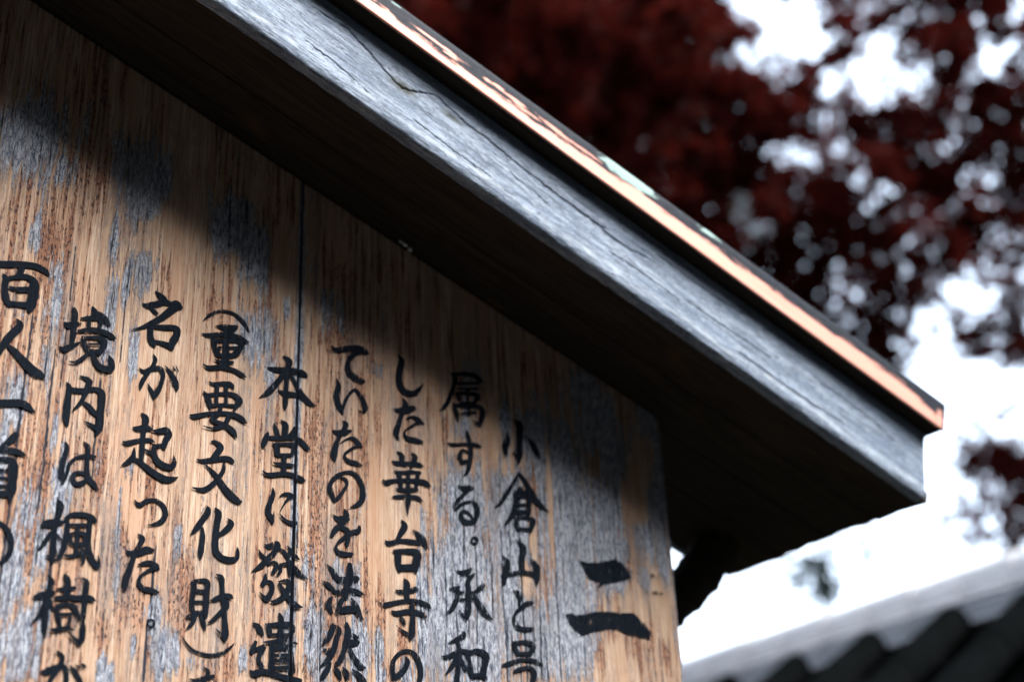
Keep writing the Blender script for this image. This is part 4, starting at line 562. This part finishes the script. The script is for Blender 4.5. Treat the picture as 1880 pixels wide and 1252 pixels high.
def moss(u, v): 
    d = np.minimum(np.hypot((u-.537)/.020, (v-.050)/.0075), np.hypot((u-.60)/.025, (v-.056)/.006)*1.5)
    return np.clip(1.3-d+(vnoise(u*200, v*300, 56)-.5), 0, 1)
roofmat = simple('aged_copper_sheet', (.05, .07, .065), (.10, .15, .135), 12, .55, .5)
for sgn in (1, -1):
    eu, ev = frame(sgn); O = np.array([AX, 0, AZ])
    fine = sgn == 1
    for (yf, en, y0) in ((-.154, (0, -1, 0), 1), (.220, (0, 1, 0), -1)):
        f2 = fine and y0 == 1
        o = board('bargeboard', O+np.array([0, yf, 0]), eu, ev, en, (.0005 if sgn == 1 else .0005, ue), (-.003, .0905), .011, MAT['barge'], sign,
                  .0013 if f2 else .01, .0009 if f2 else .008, bdisp, dict(crack=crackmask, pale=pale, moss=moss), uv0=(0 if sgn == 1 else 3, 0 if y0 == 1 else 1),
                  uend=(lambda v: .004*np.cos(v*40)+.002), bevel=.0015)
        keep(o)
    # soffit boards running down the slope
    ys = [(-.1425, -.0665), (-.0655, .0150), (.0160, .0985), (.0995, .2085)]
    for k, (ya, yb) in enumerate(ys):
        def wave(v, k=k): 
            return .006*(vnoise(v*26+k, v*0+3, 61, 2)-.5)*2
        eo = .018 if k < 3 else .019
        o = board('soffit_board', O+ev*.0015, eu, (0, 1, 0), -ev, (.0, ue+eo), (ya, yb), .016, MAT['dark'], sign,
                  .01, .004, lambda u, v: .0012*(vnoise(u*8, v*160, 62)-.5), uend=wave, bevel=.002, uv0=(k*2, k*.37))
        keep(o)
    # filler battens that carry the sheathing
    for ya in (-.118, -.02, .09, .150):
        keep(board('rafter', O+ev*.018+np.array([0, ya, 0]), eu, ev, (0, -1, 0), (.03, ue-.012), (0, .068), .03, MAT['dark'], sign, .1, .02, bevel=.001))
    # sheathing under the copper
    v0 = .0925
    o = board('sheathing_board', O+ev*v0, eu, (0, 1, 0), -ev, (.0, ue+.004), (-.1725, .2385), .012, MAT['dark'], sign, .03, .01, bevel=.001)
    keep(o)
    # copper sheet on top
    def tilt(u): return 0
    o = board('copper_sheet', O+ev*(v0+.0385), eu, (0, 1, 0), ev, (.0, ue+.006), (-.170, .236), .024, roofmat, sign, .05, .02, bevel=.004, uv0=(0, 0))
    keep(o)
    # folded copper edge along the gable, front and back
    EU = [0, .44, .4879, .544, .6164, .6536, .73, .8093, .934, 1.0661, 1.2063, 1.2847, 1.3198, 1.337]
    EV = [.42, .42, .40, .34, .30, .34, .40, .50, .54, .54, .6, .55, .35, .05]
    PATCH = [(.555, .60, .030, .05), (.570, .50, .026, .04), (.615, .56, .006, .05), (.630, .62, .007, .05), (.655, .58, .016, .05), (.663, .50, .02, .03), (.70, .62, .016, .035), (.72, .55, .022, .03), (.75, .60, .02, .03), (1.332, .2, .006, .3)]
    def hgt(u): return .0335+.009*np.clip((u-.4)/.95, 0, 1)
    def pat(u, v):
        t = (v)/hgt(u); e = np.interp(u, EU, EV); d = t-e
        for (a, b, ra, rb) in PATCH:
            q = np.hypot((u-a)/ra, (t-b)/rb); d = np.minimum(d, (q-1)*.18)
        return np.clip(d, -1, 1)
    def verd(u, v):
        t = v/hgt(u)
        return np.maximum.reduce([np.clip(1.4-np.hypot((u-.812)/.045, (t-.82)/.28), 0, 1), np.clip(1.1-np.hypot((u-.935)/.03, (t-.9)/.2), 0, 1)*.8, np.clip(.9-np.hypot((u-.49)/.05, (t-.9)/.12), 0, 1)*.6])
    for (yf, en) in ((-.174, (0, -1, 0)), (.240, (0, 1, 0))):
        f2 = fine and yf < 0
        o = board('copper_edge', O+ev*v0+np.array([0, yf, 0]), eu, ev, en, (.0, ue+.0085), (0, .04), .0015, MAT['copper'], sign,
                  .002 if f2 else .02, .0012 if f2 else .008, lambda u, v: .0006*(vnoise(u*9, v*60, 71)-.5)-.0035*np.clip((v/hgt(u)-.8)/.2, 0, 1)**2*.35,
                  dict(patina=pat, verdigris=verd), vtop=hgt, bevel=.0006)
        keep(o)
    # copper edge along the eave
    o = board('copper_edge', O+eu*(ue+.0065)+ev*v0, (0, 1, 0), ev, eu, (-.172, .238), (0, .0425), .0015, MAT['copper'], sign, .01, .006,
              attrs=dict(patina=lambda u, v: u*0+.5, verdigris=lambda u, v: u*0), bevel=.0006)
    keep(o)
# ridge cap
V, F = tube([(AX, -.19, AZ+.145), (AX, .255, AZ+.145)], [.03, .03], 14)
keep(mesh_np('ridge_cap', V, F, roofmat, sign))

# small pale cobweb tuft near the top of the planks
bm = bmesh.new()
for (dx, dz, rr_) in ((0, 0, .0042), (.003, -.0035, .0034), (.0065, -.006, .0030), (.0105, -.0105, .0022), (-.002, .0042, .0022), (.0125, -.0065, .0012)):
    r0 = bmesh.ops.create_icosphere(bm, subdivisions=2, radius=rr_*1.25)
    for v in r0['verts']:
        v.co = Vector((v.co.x*(.8+.4*random.random()), v.co.y*.5, v.co.z*(.8+.4*random.random()))) + Vector((.7077+dx*1.4, -.003, 2.3014+dz*1.4))
me = bpy.data.meshes.new('cobweb'); bm.to_mesh(me); bm.free()
me.materials.append(simple('pale_cobweb', (.75, .78, .70), (.85, .85, .78), 200, .9))
keep(link(bpy.data.objects.new('cobweb_tuft', me), sign, label='small pale cobweb tuft'))

# ------------------------------------------------------------------ brushed characters
def ribbon(pts, layer, rr):
    P = np.array(pts, float)*1e-4
    S = np.array(smooth_pts([tuple(p) for p in P], 7)) if len(P) > 2 else np.array([P[0]+(P[1]-P[0])*t for t in np.linspace(0, 1, 9)])
    # even resample
    d = np.concatenate([[0], np.cumsum(np.hypot(*(S[1:, :2]-S[:-1, :2]).T))])
    n = max(6, int(d[-1]/.0009)); s = np.linspace(0, d[-1], n)
    S = np.stack([np.interp(s, d, S[:, k]) for k in range(3)], -1)
    T = np.gradient(S[:, :2], axis=0); T /= np.linalg.norm(T, axis=1)[:, None]+1e-12
    N = np.stack([-T[:, 1], T[:, 0]], -1)
    W = np.maximum(S[:, 2], .0003)/2
    jl = (vnoise(s*900, s*0+rr, 81)-.5)*.0005; jr = (vnoise(s*900, s*0+rr+9, 82)-.5)*.0005
    L = S[:, :2]+N*(W+jl)[:, None]; Rr = S[:, :2]-N*(W+jr)[:, None]
    V = []; F = []
    y = -.0011 - layer*.00004
    for i in range(n):
        yy = y - i*1.5e-6
        V += [(L[i, 0], yy, L[i, 1]), (S[i, 0], yy, S[i, 1]), (Rr[i, 0], yy, Rr[i, 1])]
    for i in range(n-1):
        a = 3*i; F += [(a, a+1, a+4, a+3), (a+1, a+2, a+5, a+4)]
    for end, sg in ((0, -1), (n-1, 1)):              # rounded, slightly pointed brush ends
        wv = W[end]
        if wv > .0008:
            b0 = len(V); c = S[end, :2]; t = T[end]*sg; nn = N[end]
            V.append((c[0], y-i*1.5e-6*(end > 0), c[1])); ci = b0
            for k in range(7):
                g = -math.pi/2+math.pi*k/6
                q = c+nn*math.sin(g)*wv+t*math.cos(g)*wv*.75
                V.append((q[0], y-.000001*k, q[1]))
            for k in range(6):
                F.append((ci, ci+1+k, ci+2+k))
    return V, F
BROWNISH = [(x, z, rx, rz, s) for x, z, rx, rz, s in BROWN]
cnt = 0
for ci, (ch, strokes) in enumerate(INK):
    V = []; F = []
    for k, st in enumerate(strokes):
        kind, arr = st[0], np.array(st[1:]).reshape(-1, 3)
        if kind == 0:
            v, f = ribbon([tuple(a) for a in arr], k, cnt*1.7)
        else:
            P = arr[:, :2]*1e-4
            # subdivide and roughen the outline a little
            Q = []
            for i in range(len(P)):
                a, b = P[i], P[(i+1) % len(P)]; n_ = max(2, int(np.hypot(*(b-a))/.0012))
                for j in range(n_):
                    q = a+(b-a)*j/n_; Q.append(q+(rng.random(2)-.5)*.0005)
            from mathutils.geometry import tessellate_polygon
            tri = tessellate_polygon([[Vector((q[0], q[1], 0)) for q in Q]])
            v = [(q[0], -.0011-k*.00004, q[1]) for q in Q]; f = [tuple(t) for t in tri]
        b0 = len(V); V += v; F += [tuple(q+b0 for q in t) for t in f]; cnt += 1
    V = np.array(V); V[:, 2] += 1.5
    uvs = np.stack([V[:, 2], V[:, 0]], -1)
    wear = (-.6 if ch == '。' else 1.35 if ch == '振り仮名' else 0)+np.clip(np.maximum(blobmask(BROWNISH, V[:, 0], V[:, 2])*.9, blobmask(GREY, V[:, 0], V[:, 2])*.55), 0, 1)
    lab = {'括弧': 'brushed black bracket', '振り仮名': 'tiny faded reading marks', '。': 'brushed small circle full stop'}.get(ch, 'brushed black character '+ch)
    o = mesh_np('brush_character', V-OFF, F, MAT['ink'], sign, False, uvs, dict(wear=wear), label=lab)
    me = o.data
    # keep the seam between the planks open: cut the paint where it would bridge the gap
    if V[:, 0].min() < SEAM < V[:, 0].max():
        bm = bmesh.new(); bm.from_mesh(me)
        def seamx(z, s): return SEAM + s*(.0006+.0010*min(1, max(0, (2.3-z)/.6))) - OFF[0]
        zc = float(V[:, 2].mean())
        for dx in (-.0056, -.004, -.0026, .0026, .004, .0056):
            bmesh.ops.bisect_plane(bm, geom=bm.verts[:]+bm.edges[:]+bm.faces[:], plane_co=(SEAM-OFF[0]+dx, 0, 0), plane_no=(1, 0, 0))
        for s in (-1, 1):
            bmesh.ops.bisect_plane(bm, geom=bm.verts[:]+bm.edges[:]+bm.faces[:], plane_co=(seamx(zc, s), 0, 0), plane_no=(1, 0, 0))
        kill = [f_ for f_ in bm.faces if seamx(zc, -1) < f_.calc_center_median().x < seamx(zc, 1)]
        bmesh.ops.delete(bm, geom=kill, context='FACES'); bm.to_mesh(me); bm.free()
    # fold the paint over the rounded plank edges
    for v in me.vertices:
        xw = v.co.x+OFF[0]; e = abs(xw-SEAM)-.0006
        if e < .0045: v.co.y += .0014*max(0, 1-max(e, 0)/.0045)**2

# ------------------------------------------------------------------ tiled wall roof to the right
wallm = simple('weathered_wall_plaster', (.10, .09, .075), (.15, .135, .115), 6, .9)
wall = empty('tiled_roof_wall', (3.43, 2.0, 0), 'grey tiled ridge and dark barrel tiles of a roofed wall, out of focus behind the notice board', 'wall')
WX, RZ, PIT = 3.43, 2.625, .3075
def wk(o): o.location = o.location - Vector((3.43, 2.0, 0)); return o
def boxm(bm, c, s):
    r0 = bmesh.ops.create_cube(bm, size=1)
    for v in r0['verts']: v.co = Vector((v.co.x*s[0]+c[0], v.co.y*s[1]+c[1], v.co.z*s[2]+c[2]))
    return r0['verts']
def bmobj(name, bm, mat, parent, bev=0, **kw):
    if bev: bmesh.ops.bevel(bm, geom=bm.edges[:], offset=bev, segments=2, affect='EDGES')
    me = bpy.data.meshes.new(name); bm.to_mesh(me); bm.free(); me.materials.append(mat)
    return link(bpy.data.objects.new(name, me), parent, **kw)
bm = bmesh.new(); boxm(bm, (WX, 2.2, RZ-.19), (.17, 8.0, .12)); wk(bmobj('ridge_bed', bm, simple('ridge_mortar', (.03,.03,.03), (.05,.05,.05), 20, .9), wall))
bm = bmesh.new(); boxm(bm, (WX+.06, 2.2, 1.12), (.22, 9.0, 2.24)); wk(bmobj('plaster_wall', bm, wallm, wall))
ridgem = simple('light_grey_ridge_tile', (.46, .465, .49), (.60, .605, .63), 9, .6)
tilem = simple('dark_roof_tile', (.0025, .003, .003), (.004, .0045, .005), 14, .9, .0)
mats_y = [-1.6+i*.36 for i in range(22)]
me_cache = {}
def tile_obj(name, key, maker, mat, loc):
    if key not in me_cache:
        bm = bmesh.new(); maker(bm); me = bpy.data.meshes.new(name); bm.to_mesh(me); bm.free(); me.materials.append(mat)
        me_cache[key] = me
    o = bpy.data.objects.new(name, me_cache[key]); o.location = loc
    return wk(link(o, wall))
# four courses of flat ridge tiles and the round cap tiles
for c_ in range(-3, 4):
    wdt = .21-.022*max(c_, 0); 
    for k, y in enumerate(mats_y):
        tile_obj('ridge_tile', ('n', c_), lambda bm, wdt=wdt: (boxm(bm, (0, 0, 0), (wdt, .353, .0165)), bmesh.ops.bevel(bm, geom=bm.edges[:], offset=.004, segments=1, affect='EDGES')),
                 ridgem, (WX, y+(.18 if c_ % 2 else 0), RZ-.094+c_*.0205))
def capm(bm):
    n = 10; L_ = .35
    r1 = [bm.verts.new((.062*math.cos(math.pi*k/(n-1)), -L_/2, .05*math.sin(math.pi*k/(n-1)))) for k in range(n)]
    r2 = [bm.verts.new((.056*math.cos(math.pi*k/(n-1)), L_/2, .045*math.sin(math.pi*k/(n-1)))) for k in range(n)]
    for k in range(n-1): bm.faces.new((r1[k], r1[k+1], r2[k+1], r2[k]))
    bm.faces.new(r1[::-1]); bm.faces.new(r2)
for y in mats_y: tile_obj('ridge_cap_tile', 'cap', capm, ridgem, (WX, y, RZ-.021))
# barrel tiles down both slopes
SL = R(33)
for side in (-1, 1):
    for i in range(22):
        y = 3.93-1.169-.003 - i*PIT + 1.01
        for k in range(2):
            L_ = .34
            def bar(bm, side=side):
                n = 10
                ca, sa = math.cos(SL), math.sin(SL)
                rings = []
                for j, (t, rad_) in enumerate(((0, .072), (L_, .078))):
                    rings.append([bm.verts.new((side*(t*ca) , rad_*math.cos(math.pi*q/(n-1)), -t*sa+rad_*math.sin(math.pi*q/(n-1)))) for q in range(n)])
                for q in range(n-1): bm.faces.new((rings[0][q], rings[0][q+1], rings[1][q+1], rings[1][q]))
                bm.faces.new(rings[0][::-1]); bm.faces.new(rings[1])
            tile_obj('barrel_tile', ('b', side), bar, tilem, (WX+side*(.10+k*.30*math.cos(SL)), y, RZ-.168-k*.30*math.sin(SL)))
    bm = bmesh.new()
    vs = [bm.verts.new(p) for p in ((WX, -1.8, RZ-.19), (WX, 6.2, RZ-.19), (WX+side*.62*math.cos(SL), 6.2, RZ-.19-.62*math.sin(SL)), (WX+side*.62*math.cos(SL), -1.8, RZ-.19-.62*math.sin(SL)))]
    vs2 = [bm.verts.new(v.co-Vector((0, 0, .03))) for v in vs]
    bm.faces.new(vs); bm.faces.new(vs2[::-1])
    for q in range(4): bm.faces.new((vs[q], vs2[q], vs2[(q+1) % 4], vs[(q+1) % 4]))
    bmesh.ops.recalc_face_normals(bm, faces=bm.faces)
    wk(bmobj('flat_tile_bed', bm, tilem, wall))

# ------------------------------------------------------------------ trees
def leaf_mesh(name, centres, sizes, mat, parent, kind, off=(0, 0, 0), flat=.5, **kw):
    """one small lobed leaf per centre, random turn"""
    if kind == 'maple':
        ang = [90, 68, 45, 20, 0, -35, -90, -145, 180, 160, 135, 112]; rad = [1, .38, .85, .36, .62, .3, .28, .3, .62, .36, .85, .38]
        tv = np.array([(r0*math.cos(R(a)), r0*math.sin(R(a)), 0) for a, r0 in zip(ang, rad)]); tv[:, 2] = -.12*np.hypot(tv[:, 0], tv[:, 1])**2
        tv = np.vstack([[[0, 0, .05]], tv]); tf = np.array([(0, i+1, (i+1) % 12+1) for i in range(12)])
    elif kind == 'needle':
        tv = []; tf = []
        for q in range(5):
            a = R(-60+30*q); b = len(tv); tv += [(-.05*math.sin(a), 0, .02), (math.cos(a)*.5-.08*math.sin(a), math.sin(a)*.5+.08*math.cos(a), .04), (math.cos(a), math.sin(a), -.1), (math.cos(a)*.5+.08*math.sin(a), math.sin(a)*.5-.08*math.cos(a), .04)]
            tf += [(b, b+1, b+2), (b, b+2, b+3)]
        tv = np.array(tv); tf = np.array(tf)
    else:
        tv = np.array([(0, 0, 0), (.28, .4, .06), (0, 1, -.1), (-.28, .4, .06)]); tf = np.array([(0, 1, 2), (0, 2, 3)])
    n = len(centres); C = np.asarray(centres)
    q = rng.normal(size=(n, 4)); q[:, 1:3] *= flat; q /= np.linalg.norm(q, axis=1)[:, None]
    w_, x, y, z = q.T
    RM = np.stack([1-2*(y*y+z*z), 2*(x*y-z*w_), 2*(x*z+y*w_), 2*(x*y+z*w_), 1-2*(x*x+z*z), 2*(y*z-x*w_), 2*(x*z-y*w_), 2*(y*z+x*w_), 1-2*(x*x+y*y)], -1).reshape(n, 3, 3)
    V = np.einsum('nij,kj->nki', RM, tv)*np.asarray(sizes)[:, None, None] + C[:, None, :] - np.array(off)
    F = (tf[None]+(np.arange(n)*len(tv))[:, None, None]).reshape(-1, 3)
    return mesh_np(name, V.reshape(-1, 3), F, mat, parent, False, **kw)
def ball(c, r, n):
    d = rng.normal(size=(n, 3)); d /= np.linalg.norm(d, axis=1)[:, None]
    return np.array(c)+d*(rng.random(n)**.4)[:, None]*np.array(r)
def limb(name, pts, r0, r1, mat, parent, off, seed=0):
    S = smooth_pts(pts, 5); rad = np.linspace(r0, r1, len(S))
    V, F = tube(S, rad, 9, .15, seed); V = np.array([tuple(v) for v in V])-np.array(off)
    return mesh_np(name, V, F, mat, parent)
bark = simple('tree_bark', (.035, .026, .02), (.07, .055, .045), 18, .9, .2, .8, .01)
TAU = [0, .12, .35, .8, 1.5, 2.4, 3.2, 4.2, 5.5, 7.0]
# red maple
mo = (3.95, 4.10, 0)
maple = empty('maple_tree', mo, 'dark red Japanese maple hiding the sky right of the roof', 'tree')
limb('trunk', [(3.95, 4.10, -.2), (3.9, 4.0, 1.6), (3.85, 3.75, 3.2), (3.75, 3.45, 4.3), (3.6, 3.3, 5.2)], .17, .09, bark, maple, mo, 1)
for s_, pts in enumerate([[(3.85, 3.75, 3.2), (4.2, 3.2, 4.0), (4.5, 2.4, 4.6), (4.7, 1.7, 4.85), (4.9, .9, 5.0)],
                          [(3.75, 3.45, 4.3), (4.1, 2.8, 5.1), (4.3, 2.0, 5.4), (4.5, 1.3, 5.6)],
                          [(3.6, 3.3, 5.2), (3.2, 3.1, 5.6), (2.7, 2.9, 5.9), (2.2, 2.8, 6.0)],
                          [(3.75, 3.45, 4.3), (3.9, 3.6, 5.2), (4.2, 3.9, 5.9), (4.6, 4.1, 6.3)]]):
    limb('branch', pts, .06, .012, bark, maple, mo, 5+s_)
cs = []; ss = []
DROP = [0, .92, .78, .58, .36, .20, .10, .05, .01, .0]
for (x, y, z, k) in CLUMPS:
    for q in range(9):
        if rng.random() < DROP[k]: continue
        p = np.array((x, y, z))+rng.normal(size=3)*np.array((.085, .085, .075))
        n = int(rng.poisson(27 if k > 4 else 19)); cs.append(ball(p, (.078, .078, .068), n)); ss.append(.026+.022*rng.random(n))
leaf_mesh('crown', np.vstack(cs), np.concatenate(ss), leafmat('maple_leaf', (.060, .007, .005), (.016, .004, .003), .40, .02), maple, 'maple', mo)
# evergreen behind the roof
eo = (5.2, 5.3, 0)
ever = empty('evergreen_tree', eo, 'tall very dark evergreen tree directly above the roof slope behind the red maple', 'tree', 'dark evergreen trees behind the board')
limb('trunk', [(5.2, 5.3, -.2), (5.15, 5.3, 4), (5.1, 5.25, 8), (5.1, 5.2, 10.5)], .25, .05, bark, ever, eo, 3)
cs = []
for i in range(420):
    h = 5.6+5.4*rng.random(); rad_ = (1.65-.16*(h-5.6))*(.35+.65*rng.random()); a = rng.random()*2*math.pi
    cs.append(ball((5.15+rad_*math.cos(a), 5.25+rad_*math.sin(a), h), (.34, .34, .22), 46))
cs = np.vstack(cs)
leaf_mesh('crown', cs, .07+.05*rng.random(len(cs)), leafmat('evergreen_leaf', (.010, .016, .009), (.020, .026, .014), .1), ever, 'needle', eo, flat=1)
eo2 = (2.6, 6.6, 0)
ever2 = empty('evergreen_tree', eo2, 'dark evergreen tree behind the left of the roof ridge, beyond the other evergreen', 'tree', 'dark evergreen trees behind the board')
limb('trunk', [(2.6, 6.6, -.2), (2.6, 6.6, 5), (2.55, 6.5, 10)], .25, .06, bark, ever2, eo2, 4)
cs = []
for i in range(420):
    h = 3.3+8.2*rng.random(); rad_ = (2.1-.13*(h-3.3))*(.35+.65*rng.random()); a = rng.random()*2*math.pi
    cs.append(ball((2.6+rad_*math.cos(a), 6.6+rad_*math.sin(a), h), (.36, .36, .24), 46))
cs = np.vstack(cs)
leaf_mesh('crown', cs, .07+.05*rng.random(len(cs)), MAT.setdefault('ev2', leafmat('evergreen_leaf_b', (.009, .015, .010), (.018, .024, .014), .1)), ever2, 'needle', eo2, flat=1)
# young pine beyond the wall
so = (3.85, 2.30, 0)
pine = empty('young_tree', so, 'slender grey green young tree with sparse twigs just beyond the tiled ridge', 'tree')
limb('trunk', [(3.85, 2.30, -.1), (3.86, 2.28, 1.5), (3.86, 2.24, 2.7), (3.88, 2.2, 3.05)], .03, .006, bark, pine, so, 8)
cs = []; ss = []
for (x, y, z, n) in ((3.80, 2.36, 2.84, 10), (3.84, 2.28, 2.80, 26), (3.86, 2.22, 2.86, 5), (3.90, 2.16, 2.95, 4), (3.92, 2.10, 2.86, 8), (3.78, 2.42, 2.93, 3), (3.90, 2.08, 3.02, 4)):
    cs.append(ball((x-.07, y-.12, z+.09), (.08, .11, .11), n*7))
cs = np.vstack(cs)
leaf_mesh('crown', cs, .028+.02*rng.random(len(cs)), leafmat('grey_green_leaf', (.045, .07, .065), (.08, .11, .10), .4), pine, 'leaf', so, flat=1)

# wooded hillside round the yard, added unseen to block low sky light
na, nr = 90, 14
AA, RR = np.meshgrid(np.radians(np.linspace(88, 372, na)), np.linspace(0, 1, nr), indexing='ij')
rad_ = 11.5+26*RR; hz = -.3+ (13.6+1.5*np.sin(AA*5)+1.0*np.sin(AA*13+1))*np.clip(RR*4.5, 0, 1)**.6 + 5*RR + 1.2*(vnoise(AA*9, RR*8, 91)-.5)
hz *= np.clip((372-np.degrees(AA))/14, .05, 1)
idx = np.arange(na*nr).reshape(na, nr)
mesh_np('blocker_hillside', np.stack([rad_*np.cos(AA), rad_*np.sin(AA), hz], -1).reshape(-1, 3), np.stack([idx[:-1, :-1], idx[1:, :-1], idx[1:, 1:], idx[:-1, 1:]], -1).reshape(-1, 4)[:, ::-1], gm, kind='structure')
# unseen wood added before and left of the board to cut low sky light
cs = []; ss = []
for i in range(1800):
    a = R(rng.uniform(95, 365)); d = rng.uniform(9.5, 12.5); hh = (12.8+1.4*math.sin(a*5)+1.2*math.sin(a*11+1)) * (1 if not (R(335) < a) else .75)
    n = 22
    cs.append(ball((d*math.cos(a), d*math.sin(a), rng.uniform(.3, hh)), (.9, .9, .8), n)); ss.append(.30+.25*rng.random(n))
o = leaf_mesh('blocker_woodland', np.vstack(cs), np.concatenate(ss), leafmat('blocker_leaf', (.012, .018, .007), (.025, .02, .01), .1), None, 'leaf', flat=1)
o['kind'] = 'stuff'; o['label'] = 'dark leaf mass added unseen behind the viewer to block low sky light'; o['category'] = 'blocker_woodland'
